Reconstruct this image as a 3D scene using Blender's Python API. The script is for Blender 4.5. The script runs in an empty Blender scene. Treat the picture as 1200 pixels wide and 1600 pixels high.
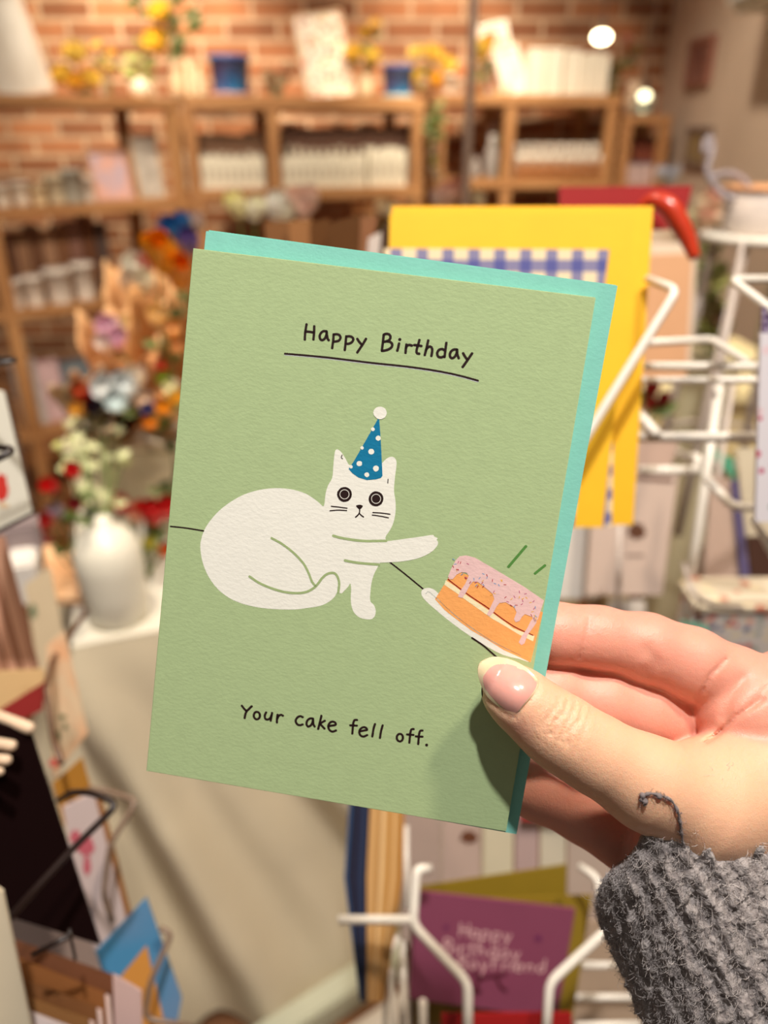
import bpy, bmesh, math, random
import numpy as np
from mathutils import Vector, Matrix, noise
from mathutils.bvhtree import BVHTree
random.seed(7)
SC = bpy.context.scene
COL = SC.collection
# ------------------------------------------------------------------ camera, world, lights, exposure
PITCH = math.radians(26.0); FPX = 1200.0; EYE = Vector((0, 0, 1.5))
SN, CS = math.sin(PITCH), math.cos(PITCH)
R_, U_, F_ = Vector((1, 0, 0)), Vector((0, SN, CS)), Vector((0, CS, -SN))
cd = bpy.data.cameras.new('camera'); cam = bpy.data.objects.new('camera', cd); COL.objects.link(cam)
cam.location = EYE; cam.rotation_euler = (math.pi/2 - PITCH, 0, 0)
cd.sensor_fit = 'VERTICAL'; cd.sensor_height = 32.0; cd.lens = 24.0
cd.clip_start = 0.01; cd.clip_end = 60
cd.dof.use_dof = True; cd.dof.focus_distance = 0.207; cd.dof.aperture_fstop = 6.2
SC.camera = cam
SC.view_settings.view_transform = 'Standard'; SC.view_settings.look = 'None'
SC.view_settings.gamma = 1.0; SC.view_settings.use_curve_mapping = False
SC.view_settings.exposure = 0.0
SC.cycles.use_denoising = True
SC.cycles.max_bounces = 8
SC.cycles.sample_clamp_indirect = 4.0
w = bpy.data.worlds.new('world'); SC.world = w; w.use_nodes = True
w.node_tree.nodes['Background'].inputs[0].default_value = (1.0, .87, .75, 1)
w.node_tree.nodes['Background'].inputs[1].default_value = 0.13

def light(name, kind, loc, aim, power, col, size=.05, spot=60, blend=.5):
    l = bpy.data.lights.new(name, kind); o = bpy.data.objects.new(name, l); COL.objects.link(o)
    l.energy = power; l.color = col
    if kind == 'SPOT':
        l.spot_size = math.radians(spot); l.spot_blend = blend; l.shadow_soft_size = size
    elif kind == 'AREA':
        l.shape = 'DISK'; l.size = size
    else: l.shadow_soft_size = size
    o.location = loc
    d = Vector(aim) - Vector(loc)
    o.rotation_euler = d.to_track_quat('-Z', 'Y').to_euler()
    return o
WARM = (1.0, .84, .66)
# ceiling spot above and behind the photographer: the shop's track light on the card and hand
light('track_spot_card', 'SPOT', (.07, -.12, 2.75), (0.05, .3, 1.3), 100, (1, .965, .92), .03, 75, .6)
# wall washers over the shelves
light('wall_spot_left', 'SPOT', (-.95, 2.9, 2.65), (-1.05, 3.6, 1.7), 140, (1, .82, .60), .06, 75, .7)
light('wall_spot_centre', 'SPOT', (.28, 2.9, 2.65), (.22, 3.6, 1.7), 95, (1, .82, .60), .06, 62, .8)
light('top_shelf_fill_left', 'SPOT', (-.7, 2.0, 2.75), (-.75, 3.2, 1.75), 100, WARM, .06, 50, .8)  # added front fill to make the left top-shelf items glow, no fixture
light('top_shelf_fill_right', 'SPOT', (.35, 2.2, 2.75), (.45, 3.4, 1.75), 80, WARM, .06, 50, .8)  # added front fill for the right half of the top shelf
light('shelf_spot', 'SPOT', (-.4, 1.6, 2.75), (-.5, 3.2, 1.1), 62, WARM, .06, 70, .8)
light('shelf_spot_right', 'SPOT', (.6, 1.9, 2.75), (.6, 3.3, 1.3), 32, WARM, .06, 60, .8)
# over the table and the racks
light('table_spot', 'SPOT', (-.5, .75, 2.75), (-.5, 1.2, .8), 84, WARM, .06, 80, .7)
light('mug_shelf_fill', 'SPOT', (-.35, .1, 2.7), (-1.02, 2.75, .95), 220, WARM, .06, 26, .9)  # added low narrow fill reaching the mugs under the boards
light('riser_fill', 'SPOT', (-.45, .2, 2.75), (-.5, 1.5, 1.1), 170, (1, .88, .72), .06, 30, .9)  # added fill to brighten the riser and its bouquets
light('right_fill', 'SPOT', (.5, .7, 2.75), (.85, 1.6, 1.05), 150, WARM, .06, 44, .9)  # added fill for the otherwise dim area beyond the rack
light('rack_spot', 'SPOT', (.5, .1, 2.75), (.35, .9, 1.0), 72, WARM, .06, 80, .7)
light('corner_spot', 'SPOT', (.2, 1.7, 2.75), (1.2, 2.6, 1.2), 120, WARM, .06, 70, .8)

# ------------------------------------------------------------------ projection helpers (world positions from sight lines)
def ray(u, v): return F_ + R_*((u-600)/FPX) + U_*((800-v)/FPX)
def W(u, v, z): return EYE + ray(u, v)*z
def hit(u, v, P0, n):
    d = ray(u, v); n = Vector(n); P0 = Vector(P0)
    return EYE + d*((P0-EYE).dot(n)/d.dot(n))
def depth(P): return (Vector(P)-EYE).dot(F_)
CM = Matrix(((R_.x, U_.x, F_.x, EYE.x), (R_.y, U_.y, F_.y, EYE.y), (R_.z, U_.z, F_.z, EYE.z), (0, 0, 0, 1)))

# ------------------------------------------------------------------ materials
def lin(c):
    r = []
    for x in c[:3]:
        x /= 255.0
        r.append(x/12.92 if x <= .04045 else ((x+.055)/1.055)**2.4)
    return (*r, 1)
_M = {}
def mat(c, rough=.6, var=.08, scale=40, bump=0, bscale=300, metal=0, sss=0, emit=None, trans=0, coat=0, stretch=None, c2=None, alpha=1):
    key = (tuple(c), rough, var, scale, bump, bscale, metal, sss, emit, trans, coat, stretch, c2, alpha)
    if key in _M: return _M[key]
    m = bpy.data.materials.new('surface'); m.use_nodes = True
    nt = m.node_tree; N = nt.nodes; L = nt.links
    b = N['Principled BSDF']
    tc = N.new('ShaderNodeTexCoord'); mp = N.new('ShaderNodeMapping')
    L.new(tc.outputs['Object'], mp.inputs[0])
    if stretch: mp.inputs['Scale'].default_value = stretch
    nz = N.new('ShaderNodeTexNoise'); nz.inputs['Scale'].default_value = scale; nz.inputs['Detail'].default_value = 3
    L.new(mp.outputs[0], nz.inputs['Vector'])
    base = lin(c)
    mx = N.new('ShaderNodeMix'); mx.data_type = 'RGBA'
    lo = lin(c2) if c2 else tuple(x*(1-var*2) for x in base[:3])+(1,)
    hi = base if c2 else tuple(min(1, x*(1+var*2)) for x in base[:3])+(1,)
    mx.inputs[6].default_value = lo; mx.inputs[7].default_value = hi
    if c2:
        rp = N.new('ShaderNodeMapRange'); rp.inputs[1].default_value = .35; rp.inputs[2].default_value = .62
        L.new(nz.outputs[0], rp.inputs[0]); L.new(rp.outputs[0], mx.inputs[0])
    else: L.new(nz.outputs[0], mx.inputs[0])
    L.new(mx.outputs[2], b.inputs['Base Color'])
    b.inputs['Roughness'].default_value = rough; b.inputs['Metallic'].default_value = metal
    if sss:
        b.inputs['Subsurface Weight'].default_value = sss; b.inputs['Subsurface Radius'].default_value = (1, .35, .2); b.inputs['Subsurface Scale'].default_value = .003
    if trans: b.inputs['Transmission Weight'].default_value = trans
    if coat: b.inputs['Coat Weight'].default_value = coat
    if emit:
        b.inputs['Emission Color'].default_value = lin(c); b.inputs['Emission Strength'].default_value = emit
    if alpha < 1: b.inputs['Alpha'].default_value = alpha
    if bump:
        n2 = N.new('ShaderNodeTexNoise'); n2.inputs['Scale'].default_value = bscale; n2.inputs['Detail'].default_value = 4
        L.new(mp.outputs[0], n2.inputs['Vector'])
        bp = N.new('ShaderNodeBump'); bp.inputs['Strength'].default_value = bump; bp.inputs['Distance'].default_value = .001
        L.new(n2.outputs[0], bp.inputs['Height']); L.new(bp.outputs[0], b.inputs['Normal'])
    _M[key] = m
    return m
def wood(c, c2, axis='x', s=1.0):
    st = {'x': (3*s, 40*s, 40*s), 'z': (40*s, 40*s, 3*s), 'y': (40*s, 3*s, 40*s)}[axis]
    return mat(c, .55, stretch=st, scale=1.0, c2=c2, bump=.15, bscale=2)
def spots(base, cols, scale, size=.33):
    """printed floral / confetti pattern: coloured blobs from Voronoi cells"""
    key = ('spots', base, tuple(cols), scale, size)
    if key in _M: return _M[key]
    m = bpy.data.materials.new('printed_pattern'); m.use_nodes = True
    nt = m.node_tree; N = nt.nodes; L = nt.links; b = N['Principled BSDF']; b.inputs['Roughness'].default_value = .6
    tc = N.new('ShaderNodeTexCoord'); vo = N.new('ShaderNodeTexVoronoi'); vo.inputs['Scale'].default_value = scale
    L.new(tc.outputs['Object'], vo.inputs['Vector'])
    cr = N.new('ShaderNodeValToRGB'); cr.color_ramp.interpolation = 'CONSTANT'
    sx = N.new('ShaderNodeSeparateColor'); L.new(vo.outputs['Color'], sx.inputs[0]); L.new(sx.outputs[0], cr.inputs[0])
    els = cr.color_ramp.elements
    for i, c in enumerate(cols):
        e = els[i] if i < 2 else els.new(i/len(cols))
        e.position = i/len(cols); e.color = lin(c)
    lt = N.new('ShaderNodeMath'); lt.operation = 'LESS_THAN'; lt.inputs[1].default_value = size
    L.new(vo.outputs['Distance'], lt.inputs[0])
    mx = N.new('ShaderNodeMix'); mx.data_type = 'RGBA'; mx.inputs[6].default_value = lin(base)
    L.new(lt.outputs[0], mx.inputs[0]); L.new(cr.outputs[0], mx.inputs[7]); L.new(mx.outputs[2], b.inputs['Base Color'])
    _M[key] = m
    return m
def gingham(c_light, c_mid, c_dark, pitch):
    m = bpy.data.materials.new('gingham_check'); m.use_nodes = True
    nt = m.node_tree; N = nt.nodes; L = nt.links; b = N['Principled BSDF']; b.inputs['Roughness'].default_value = .55
    tc = N.new('ShaderNodeTexCoord'); sp = N.new('ShaderNodeSeparateXYZ'); L.new(tc.outputs['Object'], sp.inputs[0])
    outs = []
    for k in (0, 1):
        a = N.new('ShaderNodeMath'); a.operation = 'MULTIPLY'; a.inputs[1].default_value = 1/pitch; L.new(sp.outputs[k], a.inputs[0])
        f = N.new('ShaderNodeMath'); f.operation = 'FRACT'; L.new(a.outputs[0], f.inputs[0])
        g = N.new('ShaderNodeMath'); g.operation = 'GREATER_THAN'; g.inputs[1].default_value = .55; L.new(f.outputs[0], g.inputs[0])
        outs.append(g)
    ad = N.new('ShaderNodeMath'); ad.operation = 'ADD'; L.new(outs[0].outputs[0], ad.inputs[0]); L.new(outs[1].outputs[0], ad.inputs[1])
    dv = N.new('ShaderNodeMath'); dv.operation = 'MULTIPLY'; dv.inputs[1].default_value = .5; L.new(ad.outputs[0], dv.inputs[0])
    cr = N.new('ShaderNodeValToRGB'); cr.color_ramp.interpolation = 'CONSTANT'
    e = cr.color_ramp.elements; e[0].color = lin(c_light); e[0].position = 0; e[1].color = lin(c_mid); e[1].position = .3
    e2 = e.new(.8); e2.color = lin(c_dark)
    L.new(dv.outputs[0], cr.inputs[0]); L.new(cr.outputs[0], b.inputs['Base Color'])
    return m

# ------------------------------------------------------------------ mesh building
class MB:
    def __init__(s): s.v = []; s.f = []; s.m = []; s.mi = 0
    def add(s, vs, fs):
        k = len(s.v); s.v += [Vector(x) for x in vs]; s.f += [tuple(i+k for i in f) for f in fs]; s.m += [s.mi]*len(fs); return s
    def box(s, c, d, rot=None, bev=0):
        c = Vector(c); x, y, z = d[0]/2, d[1]/2, d[2]/2
        if bev:
            b_ = bev; P = []
            bm = bmesh.new(); bmesh.ops.create_cube(bm, size=1)
            for q in bm.verts: q.co = Vector((q.co.x*d[0], q.co.y*d[1], q.co.z*d[2]))
            bmesh.ops.bevel(bm, geom=bm.edges[:], offset=b_, segments=2, affect='EDGES')
            bm.verts.index_update()
            vs = [q.co.copy() for q in bm.verts]; fs = [[q.index for q in f.verts] for f in bm.faces]; bm.free()
        else:
            vs = [Vector((i, j, k)) for i in (-x, x) for j in (-y, y) for k in (-z, z)]
            fs = [(0, 1, 3, 2), (4, 6, 7, 5), (0, 4, 5, 1), (2, 3, 7, 6), (0, 2, 6, 4), (1, 5, 7, 3)]
        if rot is not None: vs = [rot @ q for q in vs]
        return s.add([q+c for q in vs], fs)
    def slab(s, q, th, n=None):
        """four corners (world) extruded backwards along -n by th"""
        q = [Vector(p) for p in q]
        if n is None: n = (q[1]-q[0]).cross(q[3]-q[0]).normalized()
        n = Vector(n).normalized()
        if n.dot(EYE - q[0]) < 0: n = -n
        vs = q + [p - n*th for p in q]
        return s.add(vs, [(0, 1, 2, 3), (7, 6, 5, 4), (0, 4, 5, 1), (1, 5, 6, 2), (2, 6, 7, 3), (3, 7, 4, 0)])
    def tube(s, pts, r, seg=8, cap=True, close=False):
        pts = [Vector(p) for p in pts]; n = len(pts); rr = r if isinstance(r, (list, tuple)) else [r]*n
        vs = []; fs = []; up = None
        for i, p in enumerate(pts):
            if close: t = (pts[(i+1) % n]-pts[i-1]).normalized()
            else: t = (pts[min(i+1, n-1)]-pts[max(i-1, 0)]).normalized()
            if up is None:
                up = t.orthogonal().normalized()
            up = (up - t*up.dot(t)).normalized(); sd = t.cross(up)
            for k in range(seg):
                a = 2*math.pi*k/seg; vs.append(p + (up*math.cos(a)+sd*math.sin(a))*rr[i])
        for i in range(n if close else n-1):
            for k in range(seg):
                a, b = i*seg+k, i*seg+(k+1) % seg
                c, d = ((i+1) % n)*seg+(k+1) % seg, ((i+1) % n)*seg+k
                fs.append((a, b, c, d))
        if cap and not close: fs += [tuple(range(seg))[::-1], tuple(range((n-1)*seg, n*seg))]
        return s.add(vs, fs)
    def lathe(s, prof, c=(0, 0, 0), seg=20, sq=(1, 1), ribs=0, rd=0):
        c = Vector(c); vs = []; fs = []; n = len(prof)
        for (r, z) in prof:
            for k in range(seg):
                a = 2*math.pi*k/seg; q = r*(1+rd*math.cos(ribs*a)) if ribs else r
                vs.append(c+Vector((q*math.cos(a)*sq[0], q*math.sin(a)*sq[1], z)))
        for i in range(n-1):
            for k in range(seg):
                fs.append((i*seg+k, i*seg+(k+1) % seg, (i+1)*seg+(k+1) % seg, (i+1)*seg+k))
        fs += [tuple(range(seg))[::-1], tuple(range((n-1)*seg, n*seg))]
        return s.add(vs, fs)
    def ball(s, c, r, seg=12, rings=8, sc=(1, 1, 1), rot=None):
        c = Vector(c); vs = []; fs = []
        for i in range(1, rings):
            t = math.pi*i/rings
            for k in range(seg):
                a = 2*math.pi*k/seg
                vs.append(Vector((math.sin(t)*math.cos(a)*sc[0], math.sin(t)*math.sin(a)*sc[1], math.cos(t)*sc[2]))*r)
        vs += [Vector((0, 0, sc[2]*r)), Vector((0, 0, -sc[2]*r))]
        for i in range(rings-2):
            for k in range(seg): fs.append((i*seg+k, (i+1)*seg+k, (i+1)*seg+(k+1) % seg, i*seg+(k+1) % seg))
        t, b = len(vs)-2, len(vs)-1
        for k in range(seg):
            fs.append((t, k, (k+1) % seg)); fs.append((b, (rings-2)*seg+(k+1) % seg, (rings-2)*seg+k))
        if rot is not None: vs = [rot @ q for q in vs]
        return s.add([q+c for q in vs], fs)
    def petals(s, c, ax, r, n=6, cup=.5, layers=2, wd=1.0):
        """a flower head: rings of cupped petals around axis ax"""
        c = Vector(c); ax = Vector(ax).normalized(); e1 = ax.orthogonal().normalized(); e2 = ax.cross(e1)
        for l in range(layers):
            rl = r*(1-.28*l); cl = cup+.28*l
            for k in range(n):
                a = 2*math.pi*(k+.5*l)/n + .2*random.random(); d = e1*math.cos(a)+e2*math.sin(a); t = ax.cross(d)
                vs = []; fs = []
                for i in range(5):
                    q = i/4; out = math.sin(q*math.pi*.5)*rl*(1-.45*cl*q); up = rl*cl*1.3*q*q + .05*rl*l
                    wdt = rl*wd*(.12+1.0*math.sin(math.pi*min(1, q*.78+.05)))*math.pi/n*1.1
                    for j in (-1, 0, 1):
                        vs.append(c + d*(out-(.10*rl if j else 0)) + ax*(up+(.08*rl if j else 0)) + t*wdt*j*.55)
                for i in range(4):
                    for j in range(2): fs.append((i*3+j, i*3+j+1, i*3+j+4, i*3+j+3))
                s.add(vs, fs)
        return s
    def leaf(s, a, b, wd, nrm=(0, 0, 1)):
        a, b = Vector(a), Vector(b); d = b-a; t = d.cross(Vector(nrm)).normalized() if d.cross(Vector(nrm)).length > 1e-6 else Vector((1, 0, 0))
        up = t.cross(d).normalized(); vs = []; fs = []
        for i in range(6):
            q = i/5; w_ = wd*math.sin(math.pi*(q*.94+.03))*.5; p = a+d*q + up*d.length*.12*math.sin(math.pi*q)
            vs += [p-t*w_+up*w_*.3, p, p+t*w_+up*w_*.3]
        for i in range(5):
            for j in range(2): fs.append((i*3+j, i*3+j+1, i*3+j+4, i*3+j+3))
        return s.add(vs, fs)
    def build(s, name, m, parent=None, smooth=False, local=False, bevel=0):
        me = bpy.data.meshes.new(name)
        vs = s.v
        root = parent
        while root is not None and root.parent is not None: root = root.parent
        if root is not None and not local:
            iv = root.matrix_basis.inverted(); vs = [iv @ q for q in vs]
        me.from_pydata([tuple(q) for q in vs], [], s.f); 
        ms = m if isinstance(m, (list, tuple)) else [m]
        for q in ms: me.materials.append(q)
        if len(ms) > 1: me.polygons.foreach_set('material_index', s.m)
        if smooth: me.polygons.foreach_set('use_smooth', [True]*len(me.polygons))
        me.validate(); me.update()
        bm = bmesh.new(); bm.from_mesh(me); bmesh.ops.recalc_face_normals(bm, faces=bm.faces); bm.to_mesh(me); bm.free()
        o = bpy.data.objects.new(name, me); COL.objects.link(o)
        if parent is not None: o.parent = parent
        if bevel:
            md = o.modifiers.new('bevel', 'BEVEL'); md.width = bevel; md.segments = 2; md.limit_method = 'ANGLE'
        return o
def tag(o, label, cat, group=None):
    o['label'] = label; o['category'] = cat
    if group: o['group'] = group
    return o
def thing(name, label, cat, loc=(0, 0, 0), rz=0, group=None, M=None):
    o = bpy.data.objects.new(name, None); COL.objects.link(o); o.empty_display_size = .02
    if M is not None: o.matrix_basis = M
    else: o.location = loc; o.rotation_euler = (0, 0, rz)
    return tag(o, label, cat, group)
def single(mb, name, m, label, cat, group=None, smooth=False, bevel=0):
    """a thing that is one mesh; origin moved to its own base"""
    o = mb.build(name, m, None, smooth, True, bevel)
    vs = [q.co for q in o.data.vertices]
    c = Vector((sum(q.x for q in vs)/len(vs), sum(q.y for q in vs)/len(vs), min(q.z for q in vs)))
    o.data.transform(Matrix.Translation(-c)); o.location = c
    return tag(o, label, cat, group)
def struct(o): o['kind'] = 'structure'; return o
def copy_tree(o, loc, rz=None, label=None, group=None, scale=None):
    r = o.copy(); COL.objects.link(r); r.location = loc
    if rz is not None: r.rotation_euler = (0, 0, rz)
    if scale: r.scale = scale
    if label: r['label'] = label
    if group: r['group'] = group
    for ch in list(o.children):
        c = ch.copy(); COL.objects.link(c); c.parent = r
        for g in list(ch.children):
            d = g.copy(); COL.objects.link(d); d.parent = c
    return r
def smoothline(pts, n=6, close=False):
    """Catmull-Rom through 2-D or 3-D points"""
    P = [Vector(p) for p in pts]; N = len(P); out = []
    if N < 3: return P
    rng = range(N) if close else range(N-1)
    for i in rng:
        p0 = P[(i-1) % N] if close or i > 0 else P[0]*2-P[1]
        p1 = P[i]; p2 = P[(i+1) % N]
        p3 = P[(i+2) % N] if close or i+2 < N else P[-1]*2-P[-2]
        for k in range(n):
            t = k/n
            out.append(.5*((2*p1)+(p2-p0)*t+(2*p0-5*p1+4*p2-p3)*t*t+(3*p1-p0-3*p2+p3)*t**3))
    if not close: out.append(P[-1])
    return out
# ------------------------------------------------------------------ room shell
def brick_mat():
    m = bpy.data.materials.new('brick_wall'); m.use_nodes = True
    nt = m.node_tree; N = nt.nodes; L = nt.links; b = N['Principled BSDF']; b.inputs['Roughness'].default_value = .85
    tc = N.new('ShaderNodeTexCoord'); sp = N.new('ShaderNodeSeparateXYZ'); cb = N.new('ShaderNodeCombineXYZ')
    L.new(tc.outputs['Object'], sp.inputs[0]); L.new(sp.outputs[0], cb.inputs[0]); L.new(sp.outputs[2], cb.inputs[1])
    br = N.new('ShaderNodeTexBrick'); L.new(cb.outputs[0], br.inputs['Vector'])
    br.inputs['Scale'].default_value = 1; br.inputs['Brick Width'].default_value = .225; br.inputs['Row Height'].default_value = .075
    br.inputs['Mortar Size'].default_value = .010; br.inputs['Mortar Smooth'].default_value = .3
    br.inputs['Color1'].default_value = lin((200, 136, 94)); br.inputs['Color2'].default_value = lin((138, 90, 62))
    br.inputs['Mortar'].default_value = lin((214, 184, 154))
    nz = N.new('ShaderNodeTexNoise'); nz.inputs['Scale'].default_value = 6; nz.inputs['Detail'].default_value = 5
    L.new(tc.outputs['Object'], nz.inputs['Vector'])
    mx = N.new('ShaderNodeMix'); mx.data_type = 'RGBA'; mx.blend_type = 'MULTIPLY'; mx.inputs[0].default_value = .6
    cr = N.new('ShaderNodeValToRGB'); cr.color_ramp.elements[0].color = (.45, .4, .36, 1); cr.color_ramp.elements[0].position = .3
    cr.color_ramp.elements[1].color = (1.25, 1.2, 1.1, 1); cr.color_ramp.elements[1].position = .7
    L.new(nz.outputs[0], cr.inputs[0]); L.new(br.outputs[0], mx.inputs[6]); L.new(cr.outputs[0], mx.inputs[7]); L.new(mx.outputs[2], b.inputs['Base Color'])
    bp = N.new('ShaderNodeBump'); bp.invert = True; bp.inputs['Distance'].default_value = .01; bp.inputs['Strength'].default_value = .8
    L.new(br.outputs[1], bp.inputs['Height']); L.new(bp.outputs[0], b.inputs['Normal'])
    return m
WALLY = 3.85
WALLX = 1.22
struct(MB().box((-.6, WALLY+.05, 1.4), (3.7+.0, .1, 2.8)).build('wall_back', brick_mat()))
pw = mat((206, 186, 166), .8, .04, 3, .1, 60)
struct(MB().box((WALLX+.05, 2.05, 1.4), (.1, 3.7, 2.8)).build('wall_right', pw))
fl = wood((150, 100, 58), (112, 70, 38), 'x', .5)
struct(MB().box((-.6, 1.7, -.05), (3.7, 4.4, .1)).build('floor', fl))
# painted pilaster on the right wall
struct(MB().box((WALLX-.03, 2.22, 1.4), (.06, .34, 2.8)).build('trim_1', mat((176, 172, 138), .7, .04, 4)))
struct(MB().box((WALLX-.008, 3.0, .06), (.016, 1.6, .12)).build('baseboard_right', mat((214, 204, 190), .5, .03)))

# ------------------------------------------------------------------ shelving
WOODX = wood((196, 146, 96), (160, 110, 66), 'x'); WOODZ = wood((196, 146, 96), (160, 110, 66), 'z')
UNITS = {}
def shelving(key, p0, p1, heights, posts, label, dp=.28, th=.032, ends=(0, 0)):
    p0, p1 = Vector((*p0, 0)), Vector((*p1, 0)); d = p1-p0; ln = d.length; yaw = math.atan2(d.y, d.x)
    t = thing('shelving_unit', label, 'shelves', p0, yaw)
    for h in heights:
        MB().box((ln/2+(ends[1]-ends[0])/2, dp/2, h-th/2), (ln+ends[0]+ends[1]+.02, dp, th), bev=.003).build('shelf', WOODX, t, local=True)
    top = max(heights)-th
    for x in posts:
        for y in (.02, dp-.02):
            MB().box((x, y, top/2), (.045, .035, top), bev=.003).build('upright', WOODZ, t, local=True)
    UNITS[key] = (p0, d.normalized(), yaw, heights, dp)
    return t
shelving('A', (-1.27, 2.58), (-.72, 3.05), [1.62, 1.296, .975, .55, .15], (.03, .70), 'left shelving unit of pale pine, angled, holding framed prints and white pots', ends=(.62, 0), dp=.46)
shelving('B', (-.70, 3.1), (.15, 3.32), [1.635, 1.325, .98, .62, .2], (.0, .30, .86), 'middle pine shelving unit with the tall floral print on top', th=.045, dp=.46)
shelving('C', (.20, 3.34), (.93, 3.44), [1.65, 1.35, 1.0, .62, .2], (.02, .30, .72), 'right pine shelving unit with white boxes on top', th=.04, dp=.38)
shelving('D', (.975, 3.47), (1.15, 3.47), [1.58, 1.32, 1.0, .6, .2], (.01, .165), 'narrow pine shelving unit in the corner by the pale wall', th=.03, dp=.33)
def on(key, b, u, off=.1):
    """world point on board b of unit key, seen in column u, off metres behind its front"""
    p0, d, yaw, hs, dp = UNITS[key]; n = Vector((-d.y, d.x, 0)); P = p0+n*off; h = hs[b]
    v = 300.0
    for _ in range(8):
        q = hit(u, v, P, n); v += (q.z-h)/ (depth(q)/FPX) * CS*1.0
    q = hit(u, v, P, n)
    return Vector((q.x, q.y, h)), depth(q), yaw
def px(w_, z): return w_*z/FPX
# ------------------------------------------------------------------ things on the shelves
GREEN = mat((96, 112, 52), .6, .2, 60)
def rotz(a): return Matrix.Rotation(a, 3, 'Z')
def frame_print(P, z, yaw, wp, hp, label, fr, pm, lean=.18, name='framed_print', cat='picture', border=.012, tilt=0):
    wd, h = px(wp, z), px(hp, z)/CS
    t = thing(name, label, cat, P, yaw)
    R = Matrix.Rotation(-lean, 3, 'X') @ Matrix.Rotation(tilt, 3, 'Y')
    o = MB(); b = border
    for c, d in (((0, 0, b/2), (wd, .018, b)), ((0, 0, h-b/2), (wd, .018, b)), ((-wd/2+b/2, 0, h/2), (b, .018, h-2*b)), ((wd/2-b/2, 0, h/2), (b, .018, h-2*b))):
        o.box(R @ Vector(c), d, R)
    o.build('frame', fr, t, local=True)
    MB().box(R @ Vector((0, .003, h/2)), (wd-2*b, .008, h-2*b), R).build('print', pm, t, local=True)
    return t
def bouquet(P, label, heads, stem_to=(0, 0, 0), leaves=4, group=None, cat='flowers', name='flower_bunch', leafm=None, leafl=.05, layers=2, cup=.5):
    """heads: (dx,dy,dz,r,colour[,petals]) relative to P; every head and leaf spray is its own part"""
    t = thing(name, label, cat, P, 0, group)
    st = MB(); S = Vector(stem_to)
    for hd in heads:
        H = Vector(hd[:3]); mid = (H+S)*.5+Vector((random.uniform(-.01, .01), 0, .0))
        st.tube(smoothline([S+Vector((random.uniform(-.006, .006), random.uniform(-.006, .006), 0)), mid, H], 4), .0016, 5)
    core = .55 if cup > .7 else .42
    st.build('stems', GREEN, t, local=True)
    for hd in heads:
        H = Vector(hd[:3]); ax = (H-S).normalized()*.6+Vector((random.uniform(-.3, .3), -.7, .3))
        n = hd[5] if len(hd) > 5 else 6
        f = MB().petals(H, ax, hd[3], n, cup, layers)
        f.ball(H+ax.normalized()*hd[3]*.14, hd[3]*core, 10, 6)
        f.build('flower_head', mat(hd[4], .55, .12, 90), t, True, local=True)
    for i in range(leaves):
        hd = random.choice(heads); H = Vector(hd[:3]); q = S.lerp(H, random.uniform(.4, .85)); a = random.uniform(0, 6.28)
        MB().leaf(q, q+Vector((math.cos(a), math.sin(a)*.5, random.uniform(-.2, .7)))*leafl, leafl*.45, (0, -1, .4)).build('leaf', leafm or GREEN, t, True, local=True)
    return t
WHITE = mat((236, 228, 214), .5, .04); CREAM = mat((232, 214, 176), .55, .05); PINEF = mat((190, 140, 90), .5, .1, 30)
# top boards, left unit
P, z, yw = on('A', 0, 42, .16)
frame_print(P, z, yw-.3, 88, 128, 'large white framed print with grey leaves at the left end of the top shelf', mat((240, 214, 190), .5), mat((250, 246, 236), .6, c2=(222, 214, 200), scale=9, stretch=(1, 1, .35)), .2, tilt=-.2)
P, z, yw = on('A', 0, 128, .12)
r = px(23, z)
bouquet(P, 'low bunch of big golden yellow blooms beside the white print', [(-r*.9, 0, r*1.1, r*1.0, (250, 202, 80), 8), (r*.8, 0, r*.9, r*.9, (252, 212, 100), 8), (r*.1, -.01, r*2.3, r*1.1, (252, 214, 110), 8), (0, -.03, r*.8, r*.8, (248, 190, 60), 8)], leaves=3, layers=3)
P, z, yw = on('A', 0, 175, .2)
r = px(10, z)
bouquet(P, 'small pale yellow sprays against the brick behind the golden blooms', [(-r, 0, r*7, r*1.1, (246, 206, 110)), (r, 0, r*6, r*1.0, (244, 198, 96)), (r*.3, 0, r*4.2, r, (246, 214, 130)), (-r*.8, 0, r*5, r*.8, (240, 196, 90))], leaves=4)
P, z, yw = on('A', 0, 226, .2)
r = px(7, z)
bouquet(P, 'green leafy sprig left of the tall chrysanthemums on the top shelf', [(-r*1.5, 0, r*8, r, (176, 176, 96)), (r*1.2, 0, r*9, r, (160, 170, 80)), (0, 0, r*11, r, (190, 190, 110))], leaves=16, leafl=.06, leafm=mat((140, 146, 74), .6, .2))
single(MB().lathe([(.001, 0), (.02, .001), (.032, .012), (.036, .03), (.030, .048), (.014, .058), (.010, .066), (.001, .066)], on('A', 0, 222, .08)[0], 18, ribs=7, rd=.08), 'ceramic_pumpkin', mat((246, 234, 208), .45, .04), 'small cream ribbed pumpkin ornament on the top shelf', 'ornament', smooth=True)
P, z, yw = on('A', 0, 280, .12)
r = px(25, z)
single(MB().lathe([(.001, 0), (.024, 0), (.030, .03), (.026, .075), (.017, .11), (.021, .125), (.017, .125), (.013, .11), (.001, .10)], P, 18), 'bud_vase', mat((222, 196, 160), .4, .05), 'tan vase holding the tall yellow chrysanthemums', 'vase', smooth=True)
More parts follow.
